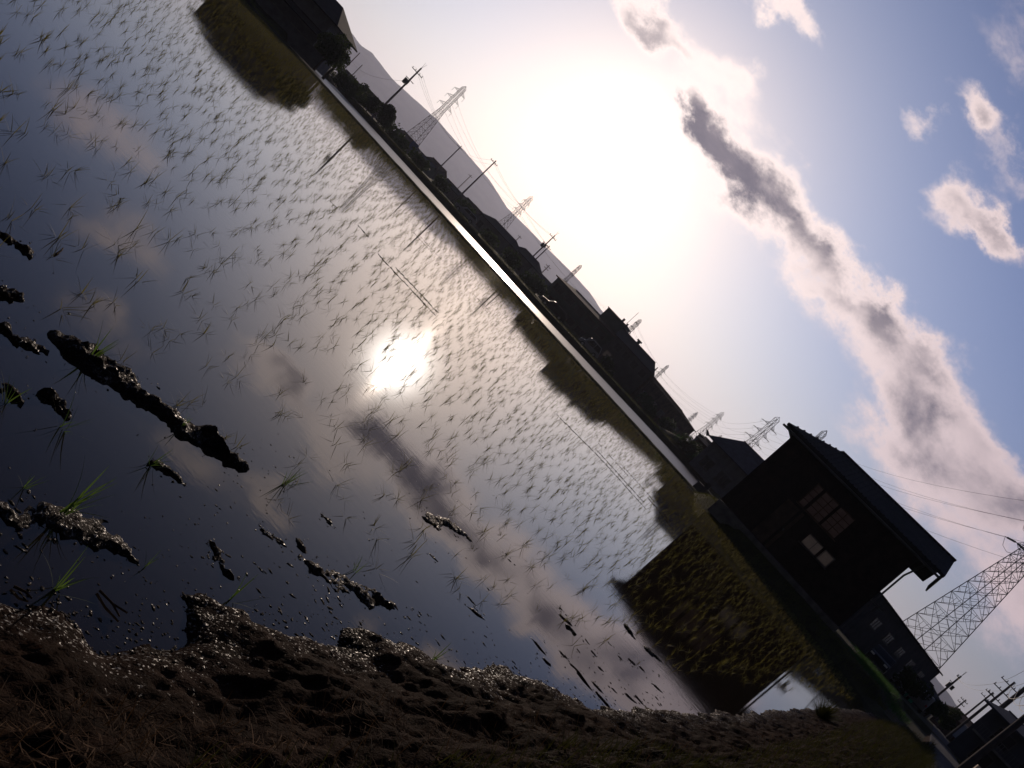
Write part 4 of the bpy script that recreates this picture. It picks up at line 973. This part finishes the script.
# clouds: elongated banks laid out on the sky itself
c0 = sight(800, 240).normalized(); q0 = sight(800+60, 240+80).normalized()
e1 = (q0 - c0*q0.dot(c0)).normalized(); e2 = c0.cross(e1)
dc = dot(c0); inv_ = dc._op('MAXIMUM', .05); s_ = dot(e1)/inv_; t_ = dot(e2)/inv_
def st(v): v = v.normalized(); return v.dot(e1)/v.dot(c0), v.dot(e2)/v.dot(c0)
cv = N.new('ShaderNodeCombineXYZ'); Lk.new((s_*.7).s, cv.inputs[0]); Lk.new(t_.s, cv.inputs[1])
def noise(scale, det=8, rough=.58, dist=.0):
    n = N.new('ShaderNodeTexNoise'); n.inputs['Scale'].default_value = scale; n.inputs['Detail'].default_value = det; n.inputs['Roughness'].default_value = rough; n.inputs['Distortion'].default_value = dist
    Lk.new(cv.outputs[0], n.inputs['Vector']); return Val(n.outputs['Fac'])
n1 = noise(16, 9, .62, .2).ramp(.36, .64, 0, 1, 'LINEAR'); n2 = noise(5.5, 5, .5, .3).ramp(.33, .67, 0, 1, 'LINEAR')
BL_ = [((655,18),50,19,1.05),((722,72),46,24,.7),((693,108),40,13,.7),((718,150),48,16,.5),((768,202),86,31,1.5),((820,300),46,34,.36),((845,290),44,14,.4),((880,335),70,38,.46),((895,325),56,16,.65),((925,420),66,44,1.4),((985,500),46,30,.34),
       ((930,500),90,40,.2),((960,550),120,46,.2),((1010,610),60,36,.26),((1075,640),110,60,.32),((690,170),70,18,.2)]
SM_ = [((968,105),40,16,.55),((975,128),24,18,.45),((905,118),22,18,.42),((890,95),26,12,.35),((948,200),26,24,.5),((985,215),48,16,.52),((1006,172),20,14,.42),((768,8),44,16,.58),((795,25),26,14,.4),((1010,455),34,14,.45),((1012,500),36,18,.45),((1000,230),26,12,.45)]
def warp(scale, amt, det):
    global s_, t_
    n = N.new('ShaderNodeTexNoise'); n.inputs['Scale'].default_value = scale; n.inputs['Detail'].default_value = det; n.inputs['Roughness'].default_value = .62
    Lk.new(cv.outputs[0], n.inputs['Vector']); sp = N.new('ShaderNodeSeparateColor'); Lk.new(n.outputs['Color'], sp.inputs[0])
    s_ = s_ + (Val(sp.outputs[0]) - .5)*amt; t_ = t_ + (Val(sp.outputs[1]) - .5)*(amt*.8)
warp(9, .20, 9)
den = None
for (p, l, wv, k) in BL_ + SM_:
    a1, b1 = st(sight(*p)); l /= F_PX; wv *= .92/F_PX
    ds_ = (s_ - a1)*(1/l); dt_ = (t_ - b1)*(1/wv); gss = (ds_*ds_ + dt_*dt_)._op('MULTIPLY', -1.0).exp()*k
    den = gss if den is None else den + gss
# further wisps (they show in the mirror of the water at the far left)
for p, l, wv, k in (((-29.5, 12.0), 7, 2.2, .55), ((-24.5, 17), 6, 2.0, .55), ((-22, 21.5), 4, 1.6, .5), ((-12, 24.5), 5, 1.6, .5), ((8, 30), 7, 2, .5), ((-36, 22), 9, 2.5, .5), ((20, 36), 8, 2.5, .5), ((45, 16), 12, 4, .7)):
    v = Vector((math.sin(R(p[0]))*math.cos(R(p[1])), math.cos(R(p[0]))*math.cos(R(p[1])), math.sin(R(p[1]))))
    a1, b1 = st(v); l = math.tan(R(l)); wv = math.tan(R(wv)); ds_ = (s_ - a1)*(1/l); dt_ = (t_ - b1)*(1/wv)
    den = den + (ds_*ds_ + dt_*dt_)._op('MULTIPLY', -1.0).exp()*k
D_ = den*(n1*.75 + n2*.45 + .35) - .10
alpha = D_.ramp(.06, .62)*dc.ramp(.1, .3); thick = (den*(n2*.55 + n1*.25 + .40)).ramp(.50, 1.25)
edge = mixc((om*-14).exp(), rgb((.60,.47,.50)), rgb((1.25,1.05,.98)))
core = mixc(n1, rgb((.21,.18,.215)), rgb((.11,.10,.14)))
cc = mixc(thick, edge, core)
base = mixc(alpha*.98, base, cc)
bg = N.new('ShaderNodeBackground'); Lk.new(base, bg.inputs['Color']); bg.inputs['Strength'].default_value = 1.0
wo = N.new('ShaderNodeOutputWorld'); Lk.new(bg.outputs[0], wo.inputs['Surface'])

sl = bpy.data.lights.new('sun', 'SUN'); sl.energy = 2.2; sl.angle = R(.53); sl.color = (1,.8,.64)
so = bpy.data.objects.new('sun', sl); COL.objects.link(so); so.rotation_euler = (-S).to_track_quat('-Z', 'Y').to_euler()

# ------------------------------------------------------------------ camera
cam = bpy.data.cameras.new('camera'); cam.sensor_width = 36; cam.lens = F_PX/1024*36; cam.clip_start = .05; cam.clip_end = 20000
co = bpy.data.objects.new('camera', cam); COL.objects.link(co); SC.camera = co
c, s = math.cos(PITCH), math.sin(PITCH)
fwd = Vector((0, c, s)); upv = Vector((0, -s, c)); rgt = Vector((1, 0, 0))
Rc = (rgt*DX[0] + upv*UX[0]).normalized(); Uc = (rgt*-DX[1] + upv*-UX[1]).normalized(); Uc = (Uc - Rc*Uc.dot(Rc)).normalized()
mw = Matrix((Rc, Uc, -fwd)).transposed().to_4x4(); mw.translation = Vector((0, 0, EYE)); co.matrix_world = mw

SC.render.engine = 'CYCLES'; wd.cycles.sampling_method = 'NONE'
SC.view_settings.view_transform = 'Standard'; SC.view_settings.look = 'None'; SC.view_settings.exposure = 0.0; SC.view_settings.gamma = 1
SC.cycles.use_denoising = True; SC.cycles.sample_clamp_indirect = 6; SC.cycles.max_bounces = 6; SC.cycles.transparent_max_bounces = 8; SC.cycles.volume_bounces = 1
SC.cycles.caustics_reflective = False; SC.cycles.caustics_refractive = False
